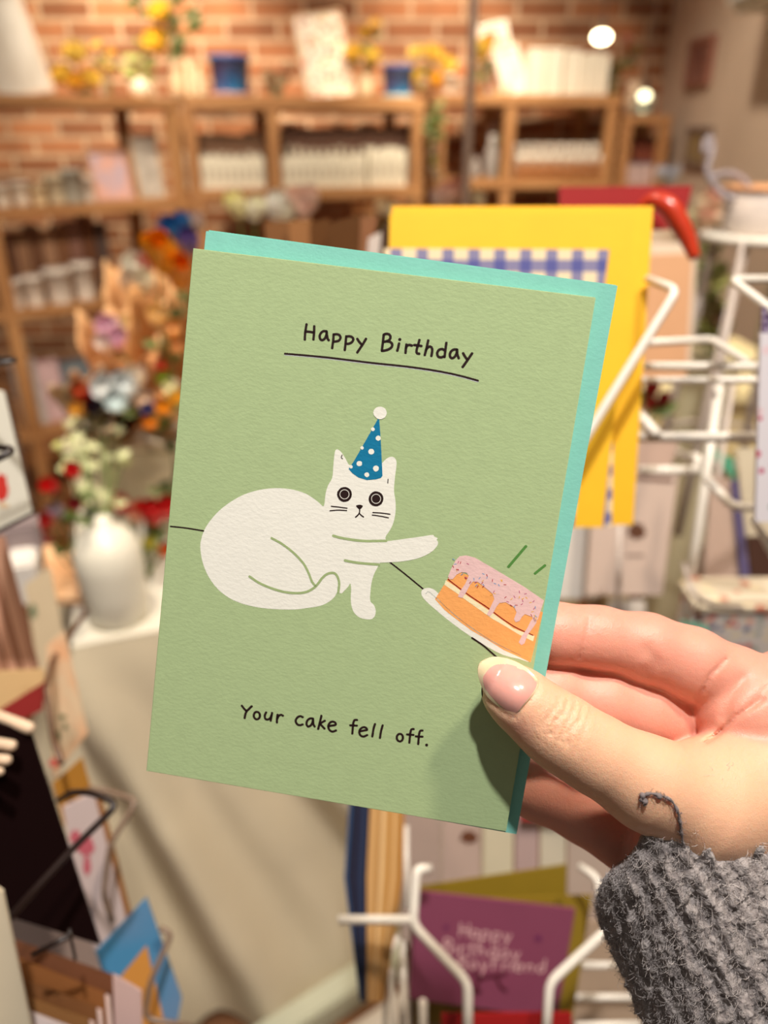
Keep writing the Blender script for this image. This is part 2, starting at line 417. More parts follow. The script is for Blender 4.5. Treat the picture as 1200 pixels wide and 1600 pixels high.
bouquet(P+Vector((0, 0, .10)), 'tall yellow chrysanthemums with greenery rising in the tan vase', [(-r*.9, 0, px(72, z)-.1, r*1.15, (250, 202, 70), 9), (-r*.4, -.01, px(110, z)-.1, r*1.0, (250, 206, 80), 9), (r*.5, 0, px(150, z)-.1, r*1.2, (252, 214, 90), 9), (-r*1.8, 0, px(150, z)-.1, r*1.0, (230, 220, 190), 7), (r*1.7, 0, px(140, z)-.1, r, (220, 214, 180), 7), (r*1.2, 0, px(165, z)-.1, r, (250, 204, 76), 8)], leaves=18, leafl=.075, layers=3)
for i, u in enumerate((300, 314)):
    P, z, yw = on('A', 0, u, .06)
    single(MB().lathe([(.001, 0), (.016, 0), (.013, .01), (.012, .11-.02*i), (.004, .125-.02*i), (.001, .128-.02*i)], P, 12), 'pillar_candle', CREAM, ['tall tapered cream candle right of the chrysanthemums', 'shorter cream candle beside the left blue pot'][i], 'candle', smooth=True)
def pot(P, z, wp, hp, m, label, name='plant_pot', cat='pot', rim=1.12, sa=None):
    r_ = px(wp, z)/2; h = px(hp, z)/CS*.96
    t = thing(name, label, cat, P)
    MB().lathe([(.001, 0), (r_*.80, 0), (r_*.84, h*.05), (r_*.98, h*.9), (r_, h*.9), (r_*1.0, h), (r_*.93, h), (r_*.80, h*.2), (.001, h*.18)], seg=24).build('body', m, t, True, local=True)
    MB().lathe([(r_*.99, h*.88), (r_*1.06, h*.9), (r_*1.06, h*.98), (r_*1.0, h*1.0)], seg=24).build('rim', m, t, True, local=True)
    if sa: MB().lathe([(.001, 0), (r_*1.05, 0), (r_*1.1, .012), (r_*.9, .012), (.001, .006)], seg=24).build('saucer', sa, t, True, local=True)
    return t
BLUE = mat((44, 128, 190), .25, .2, 12, c2=(80, 84, 160))
P, z, yw = on('B', 0, 362, .10); pot(P, z, 62, 52, BLUE, 'blue glazed pot on the top shelf, left of the tall print', sa=mat((210, 170, 160), .5))
P, z, yw = on('B', 0, 436, .14); r = px(8, z)
bouquet(P, 'low dried flower arrangement left of the tall floral print', [(random.uniform(-3, 3)*r, random.uniform(-.03, .02), random.uniform(1.2, 5)*r, r*1.0, random.choice([(214, 190, 150), (170, 160, 130), (230, 210, 180), (224, 160, 120)])) for i in range(13)], leaves=10, leafm=mat((150, 146, 112), .7, .1))
P, z, yw = on('B', 0, 518, .12)
frame_print(P, z, yw, 78, 108, 'tall cream floral print in a thin frame on the top shelf', mat((226, 190, 150), .5), spots((250, 238, 220), [(214, 120, 100), (236, 170, 150), (226, 210, 160), (240, 200, 170), (200, 130, 110)], 42, .42), .22, tilt=-.13, border=.006)
P, z, yw = on('B', 0, 572, .12); r = px(16, z)
single(MB().lathe([(.001, 0), (.022, 0), (.028, .03), (.018, .07), (.020, .085), (.012, .085), (.001, .06)], P, 18), 'bud_vase', CREAM, 'small cream vase between the tall print and the middle blue pot', 'vase', smooth=True)
bouquet(P+Vector((0, 0, .07)), 'yellow and orange blooms in the small cream vase', [(-r, 0, px(40, z)-.03, r*1.3, (250, 202, 80), 8), (r*.4, 0, px(36, z)-.03, r*1.3, (252, 212, 100), 8), (0, 0, px(66, z)-.03, r, (200, 160, 60), 7), (r, 0, px(78, z)-.03, r*.9, (226, 190, 110), 7)], leaves=9)
P, z, yw = on('B', 0, 621, .10); pot(P, z, 48, 42, BLUE, 'blue glazed pot on the top shelf, right of the tall print', sa=mat((200, 216, 200), .5))
P, z, yw = on('B', 0, 672, .10); r = px(17, z)
bouquet(P, 'wide bunch of golden blooms right of the middle blue pot', [(-r*1.4, 0, r*1.6, r*1.1, (250, 204, 80), 8), (0, 0, r*3.2, r*1.3, (250, 206, 100), 8), (r*1.4, 0, r*2.4, r*1.2, (252, 214, 110), 8), (r*.3, -.02, r*1.3, r*1.1, (248, 192, 70), 8), (-r*1.2, 0, r*3.4, r, (252, 214, 120), 8)], leaves=6, layers=3)
for i, (u, wp, hp) in enumerate(((700, 18, 26), (716, 14, 18))):
    P, z, yw = on('C', 0, u, .05); pot(P, z, wp, hp, WHITE, ['white cup left of the metal pole on the top shelf', 'smallest white cup beside the metal pole'][i], 'cup', 'cup')
P, z, yw = on('C', 0, 748, .12); r = px(16, z)
bouquet(P, 'single large yellow rose just right of the metal pole', [(0, -.02, px(54, z), r*1.3, (252, 212, 100), 8), (r*.8, 0, px(70, z), r*.8, (240, 176, 60), 7)], leaves=6, layers=3, cup=.8)
P, z, yw = on('C', 0, 786, .15)
frame_print(P, z, yw, 52, 92, 'leaning white framed print with reddish drawing, right of the pole', WHITE, mat((244, 226, 208), .6, c2=(200, 130, 100), scale=14), .2, tilt=-.22)
P, z, yw = on('C', 0, 806, .09)
frame_print(P, z, yw, 40, 62, 'small white framed card in front of the reddish print', WHITE, mat((240, 232, 220), .6, c2=(214, 196, 180), scale=20), .2, tilt=-.28)
def carton(P, z, yaw, wp, hp, dp, m, label, name='carton', cat='box', group=None, ms=None):
    t = thing(name, label, cat, P, yaw, group); wd = px(wp, z); h = px(hp, z)/CS*.97
    MB().box((0, 0, h*.46), (wd, dp, h*.92), bev=.002).build('body', m, t, local=True)
    MB().box((0, 0, h*.95), (wd*1.03, dp*1.03, h*.10), bev=.002).build('lid', ms or m, t, local=True)
    return t
for i, (u, wp, hp) in enumerate(((831, 26, 58), (858, 26, 58), (886, 24, 56), (905, 12, 52), (919, 13, 54), (934, 14, 52))):
    P, z, yw = on('C', 0, u, .09)
    carton(P, z, yw, wp, hp, .09, mat((240, 232, 214), .6, .05, 60), ['white box on the top shelf, leftmost of the white row', 'white box on the top shelf, second from the left', 'white box in the middle of the white row on the top shelf', 'thin white box, fourth in the white row', 'thin white box, fifth in the white row', 'white box at the right end of the white row on top'][i], group='white boxes on the top shelf')
P, z, yw = on('C', 0, 958, .16); r = px(9, z)
bouquet(P, 'dark reddish dried flowers in the shaded corner on the top shelf', [(random.uniform(-3, 3)*r, 0, random.uniform(3, 9)*r, r*1.2, random.choice([(150, 60, 40), (120, 80, 40), (160, 110, 50), (200, 130, 110)])) for i in range(9)], leaves=12, leafl=.07, leafm=mat((90, 80, 36), .7, .1))
P, z, yw = on('D', 0, 986, .08)
single(MB().lathe([(.001, 0), (.03, 0), (.034, .05), (.028, .12), (.024, .125), (.001, .10)], P, 18), 'tall_jar', mat((210, 180, 150), .4), 'pale jar on top of the narrow corner shelves', 'jar', smooth=True)
# second boards
for i, u in enumerate((6, 36, 64, 92, 118, 141)):
    P, z, yw = on('A', 1, u, .07+.03*(i % 2)); k = (30, 28, 24, 36, 34, 26)[i]
    pot(P, z, k, (30, 32, 28, 38, 46, 34)[i], [WHITE, WHITE, CREAM, mat((206, 196, 170), .4, .1), mat((170, 170, 160), .3, .1), mat((214, 208, 200), .3)][i],
        ['white dish at the left edge on the second shelf', 'white dish second from the left edge on the second shelf', 'small cream dish on the second shelf', 'wide beige bowl on the second shelf', 'tall grey bowl on the second shelf', 'pale bowl next to the lilac print'][i], 'bowl', 'bowl')
P, z, yw = on('A', 1, 181, .08)
frame_print(P, z, yw+.15, 68, 66, 'lilac framed print with an orange figure on the second shelf', mat((204, 160, 130), .5), mat((186, 178, 200), .6, c2=(226, 176, 160), scale=12), .15, border=.008)
P, z, yw = on('A', 1, 240, .08)
frame_print(P, z, yw+.15, 50, 82, 'pale grey framed print beside the lilac print', mat((196, 160, 120), .5), mat((214, 208, 198), .6, c2=(176, 170, 160), scale=20), .15, border=.006)
def small_packs(key, b, u0, u1, n, hp, front, name, label, group, off=.05, dpt=.05, cat='pack', vary=3):
    P, z, yw = on(key, b, (u0+u1)/2, off); wp = (u1-u0)/n; wd = px(wp, z)*.93; h = px(hp, z)/CS*.96
    t = thing(name, label, cat, P, yw, group)
    MB().box((0, 0, h/2), (wd, dpt, h), bev=.001).build('sleeve', front, t, local=True)
    MB().box((0, -dpt/2-.0006, h*.45), (wd*.62, .0012, h*.4)).build('label_patch', mat((206, 196, 176), .6), t, local=True)
    first = True
    for i in range(n):
        P, z, yw = on(key, b, u0+(i+.5)*wp, off)
        if first: t.location = P; first = False; t.rotation_euler.z = yw; o = t
        else: o = copy_tree(t, P, yw)
        o.scale = (1, 1, 1+random.uniform(-.05, .05))
CW = mat((240, 234, 214), .6, .06, 40)
small_packs('B', 1, 287, 414, 11, 42, CW, 'notecard_pack', 'white notecard pack in the left bay of the middle shelving', 'white notecard packs, left bay', .05)
small_packs('B', 1, 287, 414, 9, 72, mat((116, 84, 62), .7, .15, 60), 'kraft_card_pack', 'taller brown card pack behind the white packs, left bay', 'brown card packs, left bay', .13)
small_packs('B', 1, 434, 570, 12, 42, CW, 'notecard_pack', 'white notecard pack in the centre bay of the middle shelving', 'white notecard packs, centre bay', .05)
small_packs('B', 1, 574, 632, 5, 50, CW, 'notecard_pack', 'slightly taller white notecard pack right in the centre bay', 'taller white packs, centre bay', .05)
small_packs('B', 1, 434, 640, 16, 78, mat((110, 78, 64), .7, .15, 60), 'kraft_card_pack', 'taller brown card pack behind the white packs, centre bay', 'brown card packs, centre bay', .13)
for i, u in enumerate((640, 655)):
    P, z, yw = on('B', 1, u, .05); pot(P, z, 13, 24+6*i, mat((206, 190, 172), .4), ['small beige jar at the right end of the centre bay', 'beige jar beside the hanging green plant'][i], 'jar', 'jar')
# trailing plant between the middle and right units
P, z, yw = on('B', 0, 668, .02)
t = bouquet(P+Vector((0.02, -.05, -.02)), 'green trailing plant hanging down beside the middle shelving post', [(random.uniform(-.04, .05), -.02*i/9, -.03-.028*i, .022, random.choice([(170, 160, 90), (200, 180, 150), (196, 150, 130), (120, 120, 60)])) for i in range(9)], leaves=18, leafl=.05, cat='plant', name='trailing_plant')
# lily bunch and glass jars in the right unit
P, z, yw = on('C', 1, 778, .1); r = px(12, z)
bouquet(P, 'pale lilies hanging dried below the top shelf', [(0, 0, px(110, z), r*1.5, (226, 214, 176), 6), (r*.6, 0, px(86, z), r*1.2, (206, 190, 150), 6), (-r, 0, px(66, z), r, (190, 150, 130), 6)], leaves=8, leafm=mat((110, 100, 60), .6))
for i, (u, wp, hp) in enumerate(((766, 20, 62), (792, 24, 66), (742, 16, 30))):
    P, z, yw = on('C', 1, u, .05)
    single(MB().lathe([(.001, 0), (px(wp, z)*.45, 0), (px(wp, z)*.5, .01), (px(wp, z)*.5, px(hp, z)*.6), (px(wp, z)*.25, px(hp, z)*.8), (px(wp, z)*.28, px(hp, z)), (.001, px(hp, z))], P, 16), 'glass_bottle', mat((206, 200, 196), .1, .03, trans=.5), ['round glass bottle right of the pole on the second shelf', 'tallest glass bottle on the second shelf', 'squat glass bottle by the pole on the second shelf'][i], 'bottle', smooth=True)
CAND = mat((176, 116, 66), .4, .1, trans=.2)
def jar_proto(P, z, wp, hp, yw, group, label):
    t = thing('candle_jar', label, 'candle', P, yw, group); r_ = px(wp, z)*.46; h = px(hp, z)
    MB().lathe([(.001, 0), (r_*.9, 0), (r_, .004), (r_, h*.62), (.001, h*.62)], seg=14).build('jar', CAND, t, True, local=True)
    MB().lathe([(.001, h*.60), (r_*1.03, h*.60), (r_*1.03, h), (.001, h)], seg=14).build('lid', mat((232, 222, 206), .4, .05), t, True, local=True)
    return t
pr = None
for j, off in enumerate((.04, .11)):
    for i in range(9):
        u = 795+i*17.5+j*6; P, z, yw = on('C', 1, u, off)
        lb = 'amber candle jar with white lid in the %s row of the right shelving' % ('front', 'back')[j]
        if i == 0: pr = jar_proto(P, z, 15, 34+14*j, yw, 'amber candle jars, %s row' % ('front', 'back')[j], lb)
        else: copy_tree(pr, P, yw)
for i in range(4):
    P, z, yw = on('D', 1, 966+i*15, .05)
    carton(P, z, yw, 13, 30, .05, mat((206, 180, 176), .6, .1), 'small mauve tin on the narrow corner shelves', 'tin', 'tin', 'mauve tins on the corner shelves', mat((90, 90, 100), .5))
for i in range(3):
    P, z, yw = on('D', 1, 972+i*19, .14)
    carton(P, z, yw, 17, 60, .05, mat((130, 62, 40), .7, .1), 'tall rust coloured box behind the mauve tins', 'carton', 'box', 'rust boxes on the corner shelves')
# left unit lower boards
for i, (u, wp, hp) in enumerate(((26, 30, 40), (58, 32, 42), (97, 42, 48), (136, 34, 52))):
    P, z, yw = on('A', 2, u, .06)
    pot(P, z, wp, hp, mat((246, 238, 228), .35, .03), ['white mug at the left end of the third shelf', 'white mug second from the left on the third shelf', 'wide white mug on the third shelf', 'white mug at the right end of the third shelf'][i], 'mug', 'mug')
P, z, yw = on('A', 2, 10, .14); pot(P, z, 24, 70, mat((246, 230, 210), .4), 'taller white jar behind the left mug', 'jar', 'jar')
for i in range(9):
    P, z, yw = on('A', 2, 8+i*20, .20)
    c = [(150, 104, 70), (130, 90, 70), (160, 120, 90), (120, 80, 56), (180, 140, 110), (140, 96, 66), (150, 110, 96), (118, 76, 50), (96, 80, 76)][i]
    carton(P, z, yw, 18, 96+random.randint(-8, 8), .05, mat(c, .7, .15, 40), 'brown packet standing at the back of the third shelf', 'tea_packet', 'packet', 'brown packets at the back of the third shelf')
for i, (u, wp, hp, c) in enumerate(((58, 36, 92, (196, 190, 186)), (92, 34, 84, (206, 176, 180)), (134, 46, 78, (110, 120, 128)))):
    P, z, yw = on('A', 3, u, .08)
    frame_print(P, z, yw, wp, hp, ['pale grey greeting card on the fourth shelf', 'pink card on the fourth shelf', 'slate blue card on the fourth shelf'][i], mat(c, .6), mat(tuple(x+10 for x in c), .6, c2=tuple(x-20 for x in c), scale=20), .15, 'display_card', 'card', border=.004)
# wall art and electrical box on the pale wall
def wallframe(v0, v1, u0, u1, label, fr, pm):
    n = (-1, 0, 0); P0 = (WALLX-.002, 0, 0)
    a, b, c, d = [hit(*q, P0, n) for q in ((u0, v0), (u1, v0), (u1, v1), (u0, v1))]
    y0, y1 = min(a.y, b.y), max(a.y, b.y); z1 = (a.z+b.z)/2; z0 = (c.z+d.z)/2
    t = thing('wall_picture', label, 'picture', (WALLX-.011, (y0+y1)/2, z0))
    h = z1-z0; wd = (y1-y0)
    o = MB()
    for c_, d_ in (((0, 0, .01), (.02, wd, .02)), ((0, 0, h-.01), (.02, wd, .02)), ((0, -wd/2+.01, h/2), (.02, .02, h-.04)), ((0, wd/2-.01, h/2), (.02, .02, h-.04))): o.box(c_, d_)
    o.build('frame', fr, t, local=True)
    MB().box((.003, 0, h/2), (.008, wd-.04, h-.04)).build('print', pm, t, local=True)
wallframe(58, 134, 1086, 1122, 'reddish brown framed picture high on the pale wall', mat((150, 100, 84), .6), mat((150, 104, 92), .6, c2=(120, 76, 66), scale=14))
wallframe(198, 262, 1082, 1117, 'lower picture with grey top and yellow bottom on the pale wall', mat((120, 100, 90), .6), mat((176, 150, 80), .6, c2=(120, 104, 96), scale=6))
a = hit(1128, 22, (WALLX-.25, 0, 0), (-1, 0, 0)); 
t = thing('air_conditioner', 'white wall unit at the top right corner of the view', 'air conditioner', (WALLX-.0, a.y, a.z))
MB().box((-.11, 0-.25, .14), (.22, .62, .27), bev=.02).build('housing', mat((206, 206, 196), .4, .03), t, local=True)
MB().box((-.225, -.25, .04), (.01, .52, .03), bev=.003).build('louvre', mat((150, 150, 144), .4), t, local=True)
# hanging bulbs
for i, (u, v, Y, r_) in enumerate(((940, 58, 2.75, .022), (1007, 150, 2.9, .020))):
    P = hit(u, v, (0, Y, 0), (0, -1, 0))
    t = thing('pendant_lamp', ['glowing bulb hanging in front of the brick, the higher one', 'lower glowing bulb with a glass shade by the pale wall'][i], 'lamp', P)
    MB().ball((0, 0, 0), r_, 14, 10, (1.25, 1.25, .8) if i == 0 else (1, 1, .85)).build('bulb', mat((255, 236, 190), .3, .01, emit=14), t, True, local=True)
    MB().lathe([(.001, r_*.7), (.009, r_*.7), (.009, r_*.7+.03), (.003, r_*.7+.036), (.001, r_*.7+.036)], seg=12).build('socket', mat((60, 44, 34), .5), t, True, local=True)
    MB().tube([(0, 0, r_*.7+.03), (0, 0, 2.78-P.z)], .002, 6).build('cord', mat((60, 44, 34), .5), t, local=True)
    if i: MB().lathe([(.012, r_*.9), (.034, r_*.3), (.040, -.03), (.034, -.055), (.031, -.055), (.037, -.03), (.031, r_*.3), (.010, r_*.8)], seg=20).build('glass_shade', mat((220, 226, 224), .08, .02, trans=.95), t, True, local=True)
# display pole
P = hit(728, 300, (0, 1.62, 0), (0, -1, 0))
t = thing('display_pole', 'slim grey metal pole standing in front of the shelves', 'pole', (P.x, 1.62, 0))
MB().lathe([(.001, 0), (.11, 0), (.11, .008), (.02, .014), (.001, .014)], seg=24).build('base', mat((150, 130, 118), .35, .03, metal=.6), t, True, local=True)
MB().lathe([(.0085, .01), (.0085, 2.7), (.001, 2.7)], seg=16).build('tube', mat((172, 148, 134), .35, .03, metal=.5), t, True, local=True)
# ------------------------------------------------------------------ the held card
CW_, CH_ = .105, .148
CX = Vector((.98134, -.14025, -.06511)); CY = Vector((.13101, .98630, -.15228)); CO = Vector((-.069155, -.075697, .224286))
def c2w(q): return CM @ Vector(q)
def c2wd(q): return CM.to_3x3() @ Vector(q)
ex = c2wd(CX).normalized(); ey = c2wd(CY); en = ex.cross(ey).normalized(); ey = en.cross(ex).normalized()
if en.dot(F_) > 0: en = -en
co = c2w(CO)
CARDM = Matrix.Translation(co) @ Matrix(((ex.x, ey.x, en.x), (ex.y, ey.y, en.y), (ex.z, ey.z, en.z))).to_4x4()
CARDI = CARDM.inverted()
def card_xy(u, v, h=0):
    """where on the card's plane the sight line (u, v) lands, in card metres"""
    P = hit(u, v, co+en*h, en); q = CARDI @ P
    return q.x, q.y
def paper(c, var=.03, bump=.55):
    return paper_(c, var, bump*.6)
_P = {}
def paper_(c, var, bump):
    if (c, bump) in _P: return _P[(c, bump)]
    m = bpy.data.materials.new('textured_paper'); m.use_nodes = True
    nt = m.node_tree; N = nt.nodes; L = nt.links; b = N['Principled BSDF']; b.inputs['Roughness'].default_value = .75
    b.inputs['Specular IOR Level'].default_value = .3
    tc = N.new('ShaderNodeTexCoord'); mp = N.new('ShaderNodeMapping'); mp.inputs['Scale'].default_value = (700, 1050, 700); mp.inputs['Rotation'].default_value = (0, 0, .12)
    L.new(tc.outputs['Object'], mp.inputs[0])
    nz = N.new('ShaderNodeTexNoise'); nz.inputs['Scale'].default_value = 1; nz.inputs['Detail'].default_value = 4; nz.inputs['Roughness'].default_value = .6
    L.new(mp.outputs[0], nz.inputs['Vector'])
    bp = N.new('ShaderNodeBump'); bp.inputs['Strength'].default_value = bump; bp.inputs['Distance'].default_value = .00025
    L.new(nz.outputs[0], bp.inputs['Height']); L.new(bp.outputs[0], b.inputs['Normal'])
    mx = N.new('ShaderNodeMix'); mx.data_type = 'RGBA'; base = lin(c)
    mx.inputs[6].default_value = tuple(x*(1-var*2) for x in base[:3])+(1,); mx.inputs[7].default_value = tuple(min(1, x*(1+var*2)) for x in base[:3])+(1,)
    n2 = N.new('ShaderNodeTexNoise'); n2.inputs['Scale'].default_value = 260; n2.inputs['Detail'].default_value = 3; L.new(tc.outputs['Object'], n2.inputs['Vector'])
    L.new(n2.outputs[0], mx.inputs[0]); L.new(mx.outputs[2], b.inputs['Base Color'])
    _P[(c, bump)] = m
    return m
GRN = (170, 190, 141)
card = thing('greeting_card', 'green birthday card with a white cat in a blue party hat, held in the hand', 'card', M=CARDM)
fm = MB(); T = .0004
fm.box((CW_/2, CH_/2, -T/2), (CW_, CH_, T), bev=.00016); fpo = fm.build('front_panel', [paper(GRN), paper((240, 242, 222))], card, local=True)
for pg_ in fpo.data.polygons: pg_.material_index = 0 if abs(pg_.normal.z) > .99 else 1
bk = MB(); rot = Matrix.Rotation(.012, 3, 'Y')
bk.box(rot @ Vector((CW_/2, CH_/2, 0))+Vector((0, 0, -T*1.6)), (CW_-.0006, CH_-.0004, T), rot); bk.build('back_panel', [paper((236, 234, 214))], card, local=True)
bk = MB(); bk.tube([(0, 0, -T*.9), (0, CH_, -T*.9)], T*.9, 8); bk.build('fold', [paper(GRN)], card, local=True)

LAY = .00002
def poly(mb, pts, lay, sub=4, close=True, clip=True):
    """filled printed shape; pts in photo pixels, laid on the card's plane"""
    q = [Vector((*card_xy(*p), 0)) for p in pts]
    if sub: q = smoothline(q, sub, True)
    if clip: q = [Vector((min(max(p.x, 0), CW_), min(max(p.y, 0), CH_), 0)) for p in q]
    out = []
    for p in q:
        if not out or (p-out[-1]).length > 1e-6: out.append(p)
    if (out[0]-out[-1]).length < 1e-6: out.pop()
    mb.add([Vector((p.x, p.y, LAY*lay)) for p in out], [tuple(range(len(out)))])
def stroke(mb, pts, wpx, lay, sub=6, clip=False, taper=None):
    q = [Vector((*card_xy(*p), 0)) for p in pts]
    if len(q) > 2 and sub: q = smoothline(q, sub)
    r = wpx*.5*.213/FPX; n = len(q); vs = []; fs = []; z = LAY*lay
    for i, p in enumerate(q):
        t = (q[min(i+1, n-1)]-q[max(i-1, 0)]).normalized(); s = Vector((-t.y, t.x, 0))
        k = r
        if i == 0:
            for a in (60, 30): vs += [p-t*r*math.sin(math.radians(a))+s*k*math.cos(math.radians(a)), p-t*r*math.sin(math.radians(a))-s*k*math.cos(math.radians(a))]
        vs += [p+s*k, p-s*k]
        if i == n-1:
            for a in (30, 60): vs += [p+t*r*math.sin(math.radians(a))+s*k*math.cos(math.radians(a)), p+t*r*math.sin(math.radians(a))-s*k*math.cos(math.radians(a))]
    m = len(vs)//2
    for i in range(m-1): fs.append((2*i, 2*i+1, 2*i+3, 2*i+2))
    mb.add([Vector((min(max(p.x, 0), CW_), p.y, z)) for p in vs], fs)
def circ(mb, c, rx, lay, ry=None, n=20, wob=0):
    ry = ry or rx
    pts = [(c[0]+math.cos(2*math.pi*i/n)*rx*(1+wob*random.uniform(-1, 1)), c[1]+math.sin(2*math.pi*i/n)*ry*(1+wob*random.uniform(-1, 1))) for i in range(n)]
    poly(mb, pts, lay, 0)
def A(o, s, pts): return [(o[0]+x/s, o[1]+y/s) for x, y in pts]
INK = paper((36, 14, 12), .02, .4); WHT = paper((238, 236, 226), .02, .5)
o6, s6 = (240, 600), 3.0
o7, s7 = (580, 780), 3.3333
# cat
cat = MB()
body = A(o6, s6, [(798, 572), (775, 556), (745, 533), (715, 515), (680, 502), (640, 493), (590, 488), (540, 490), (480, 500), (420, 520), (365, 550), (312, 590), (270, 635), (240, 680), (224, 725), (219, 760), (224, 810), (238, 860), (262, 910), (300, 960), (350, 1000), (400, 1024), (455, 1040), (510, 1050), (580, 1056), (660, 1057), (720, 1050), (780, 1040), (820, 1022), (848, 998), (862, 975), (880, 982), (895, 968), (912, 950), (922, 935), (926, 960), (924, 1010), (930, 1050), (945, 1078), (970, 1096), (1000, 1103), (1024, 1101), (1038, 1085), (1041, 1060), (1032, 1035), (1016, 1018), (1016, 980), (1022, 930), (1034, 890), (1055, 850), (1100, 760), (1086, 722), (1108, 685), (1124, 650), (1134, 600), (1134, 550), (1127, 500), (1131, 440), (1139, 375), (1133, 350), (1118, 341), (1100, 345), (1082, 358), (1066, 372), (1000, 380), (925, 384), (900, 350), (880, 320), (862, 306), (851, 314), (846, 345), (842, 390), (837, 440), (818, 475), (806, 515)])
poly(cat, body, 1, 3)
catw = WHT
arm = A(o7, s7, [(-60, 218), (0, 222), (60, 221), (120, 214), (200, 203), (270, 193), (320, 186), (328, 194), (346, 203), (341, 212), (348, 222), (345, 240), (325, 265), (300, 283), (265, 300), (220, 314), (150, 325), (80, 329), (0, 331), (-60, 326)])
poly(cat, arm, 2, 3)
co_ = cat.build('cat_illustration', WHT, card, local=True); co_['label'] = 'printed white cat lying with one paw stretched out'
gl = MB(); GL = paper((160, 179, 126), .03)
for p, w_ in (([(842, 711), (880, 721), (940, 731), (1000, 736), (1090, 735)], 4.0), ([(897, 827), (945, 836), (1000, 842), (1056, 846)], 4.0), ([(553, 722), (600, 748), (655, 790), (700, 838), (725, 882), (742, 925), (758, 946)], 3.6), ([(450, 902), (495, 932), (550, 956), (610, 974), (670, 980), (720, 973), (760, 948), (790, 910), (815, 890), (845, 886), (862, 903), (870, 935), (866, 975)], 3.8)):
    stroke(gl, A(o6, s6, p), w_, 3)
gl.build('outline', GL, co_, local=True)
fc = MB()
for c in ((895, 517), (1043, 538)):
    q = A(o6, s6, [c])[0]; circ(fc, q, 11.6, 3, 11.8, 18, .03)
for p in ([(833, 573), (870, 577), (907, 582)], [(827, 594), (865, 591), (905, 593)], [(1028, 602), (1070, 605), (1108, 610)], [(1025, 614), (1062, 619), (1101, 627)]): stroke(fc, A(o6, s6, p), 1.7, 3)
poly(fc, A(o6, s6, [(949, 570), (965, 566), (981, 570), (976, 580), (966, 588), (955, 580)]), 3, 2)
stroke(fc, A(o6, s6, [(965, 582), (966, 595), (963, 607), (956, 616), (947, 624)]), 2, 3); stroke(fc, A(o6, s6, [(964, 605), (972, 614), (984, 623)]), 2, 3)
stroke(fc, A(o6, s6, [(884, 332), (880, 344), (886, 350)]), 1.2, 3); stroke(fc, A(o6, s6, [(1099, 446), (1098, 464)]), 1.4, 3)
fco = fc.build('face_drawing', INK, co_, local=True)
fr_ = MB()
for c in ((895, 517), (1043, 538)):
    q = A(o6, s6, [c])[0]; n = 20
    for k in range(n):
        a0, a1 = 2*math.pi*k/n, 2*math.pi*(k+1)/n
        stroke(fr_, [(q[0]+math.cos(a0)*7.2, q[1]+math.sin(a0)*7.2), (q[0]+math.cos(a1)*7.2, q[1]+math.sin(a1)*7.2)], 1.0, 4)
fr_.build('eye_ring', WHT, co_, local=True)
hat = MB()
poly(hat, A(o6, s6, [(1052, 163), (1058, 168), (1064, 250), (1069, 340), (1073, 430), (1066, 440), (1040, 447), (1000, 450), (960, 438), (932, 418), (914, 398), (940, 360), (980, 290), (1020, 220)]), 3, 0)
ho = hat.build('party_hat_print', paper((4, 118, 160), .04), card, local=True); ho['label'] = 'blue party hat with white dots and pompom'
dt = MB()
for x, y, r_ in ((1028, 212, 9), (1053, 254, 12), (977, 299, 8), (1020, 317, 14), (965, 373, 13), (926, 388, 8), (1043, 396, 14), (1000, 425, 11.5)):
    circ(dt, A(o6, s6, [(x, y)])[0], r_/3, 4, None, 12, .08)
circ(dt, A(o6, s6, [(1062, 135)])[0], 10.4, 4, 9.8, 18, .04)
dt.build('dots_and_pompom', WHT, ho, local=True)
# ground line
ln = MB()
stroke(ln, [(266.5, 822.5), (290, 825), (318, 829.5)], 2.4, 1); stroke(ln, A(o7, s7, [(97, 328), (170, 385), (225, 430), (270, 467)]), 2.4, 1); stroke(ln, A(o7, s7, [(525, 721), (580, 758), (620, 792), (656, 824)]), 2.4, 5)
ln.build('ground_line', INK, card, local=True)
# cake
pl = MB()
poly(pl, A(o7, s7, [(261, 492), (264, 474), (280, 464), (305, 462), (335, 475), (360, 500), (600, 700), (835, 845), (760, 829), (690, 812), (610, 772), (520, 716), (430, 652), (350, 588), (290, 535), (268, 510)]), 1, 2)
plo = pl.build('plate_print', WHT, card, local=True)
pg = MB(); stroke(pg, A(o7, s7, [(285, 492), (300, 482), (340, 515), (420, 590), (520, 668), (640, 745), (780, 815)]), 1.3, 2); pg.build('plate_rim_line', paper((198, 200, 192), .03), plo, local=True)
ck = MB()
poly(ck, A(o7, s7, [(332, 520), (345, 500), (383, 440), (400, 412), (440, 372), (520, 400), (700, 500), (900, 590), (830, 850), (790, 830), (690, 785), (600, 728), (520, 682), (430, 615), (380, 575)]), 2, 0)
cko = ck.build('cake_illustration', paper((248, 170, 98), .05), card, local=True); cko['label'] = 'printed orange cake with pink icing sliding off its plate'
cr = MB()
up = [(388, 422), (440, 455), (490, 495), (545, 532), (610, 577), (680, 627), (740, 672), (800, 695), (850, 712)]; dn = [(843, 740), (770, 705), (700, 662), (630, 622), (560, 572), (500, 530), (440, 485), (381, 446)]
poly(cr, A(o7, s7, up+dn), 3, 0); cr.build('cream_layer', paper((246, 232, 190), .03), cko, local=True)
jm = MB(); stroke(jm, A(o7, s7, [(400, 417), (460, 463), (520, 507), (600, 560), (640, 590), (700, 634), (760, 671), (842, 708)]), 1.6, 4); jm.build('jam_line', paper((150, 20, 14), .03), cko, local=True)
ic = MB()
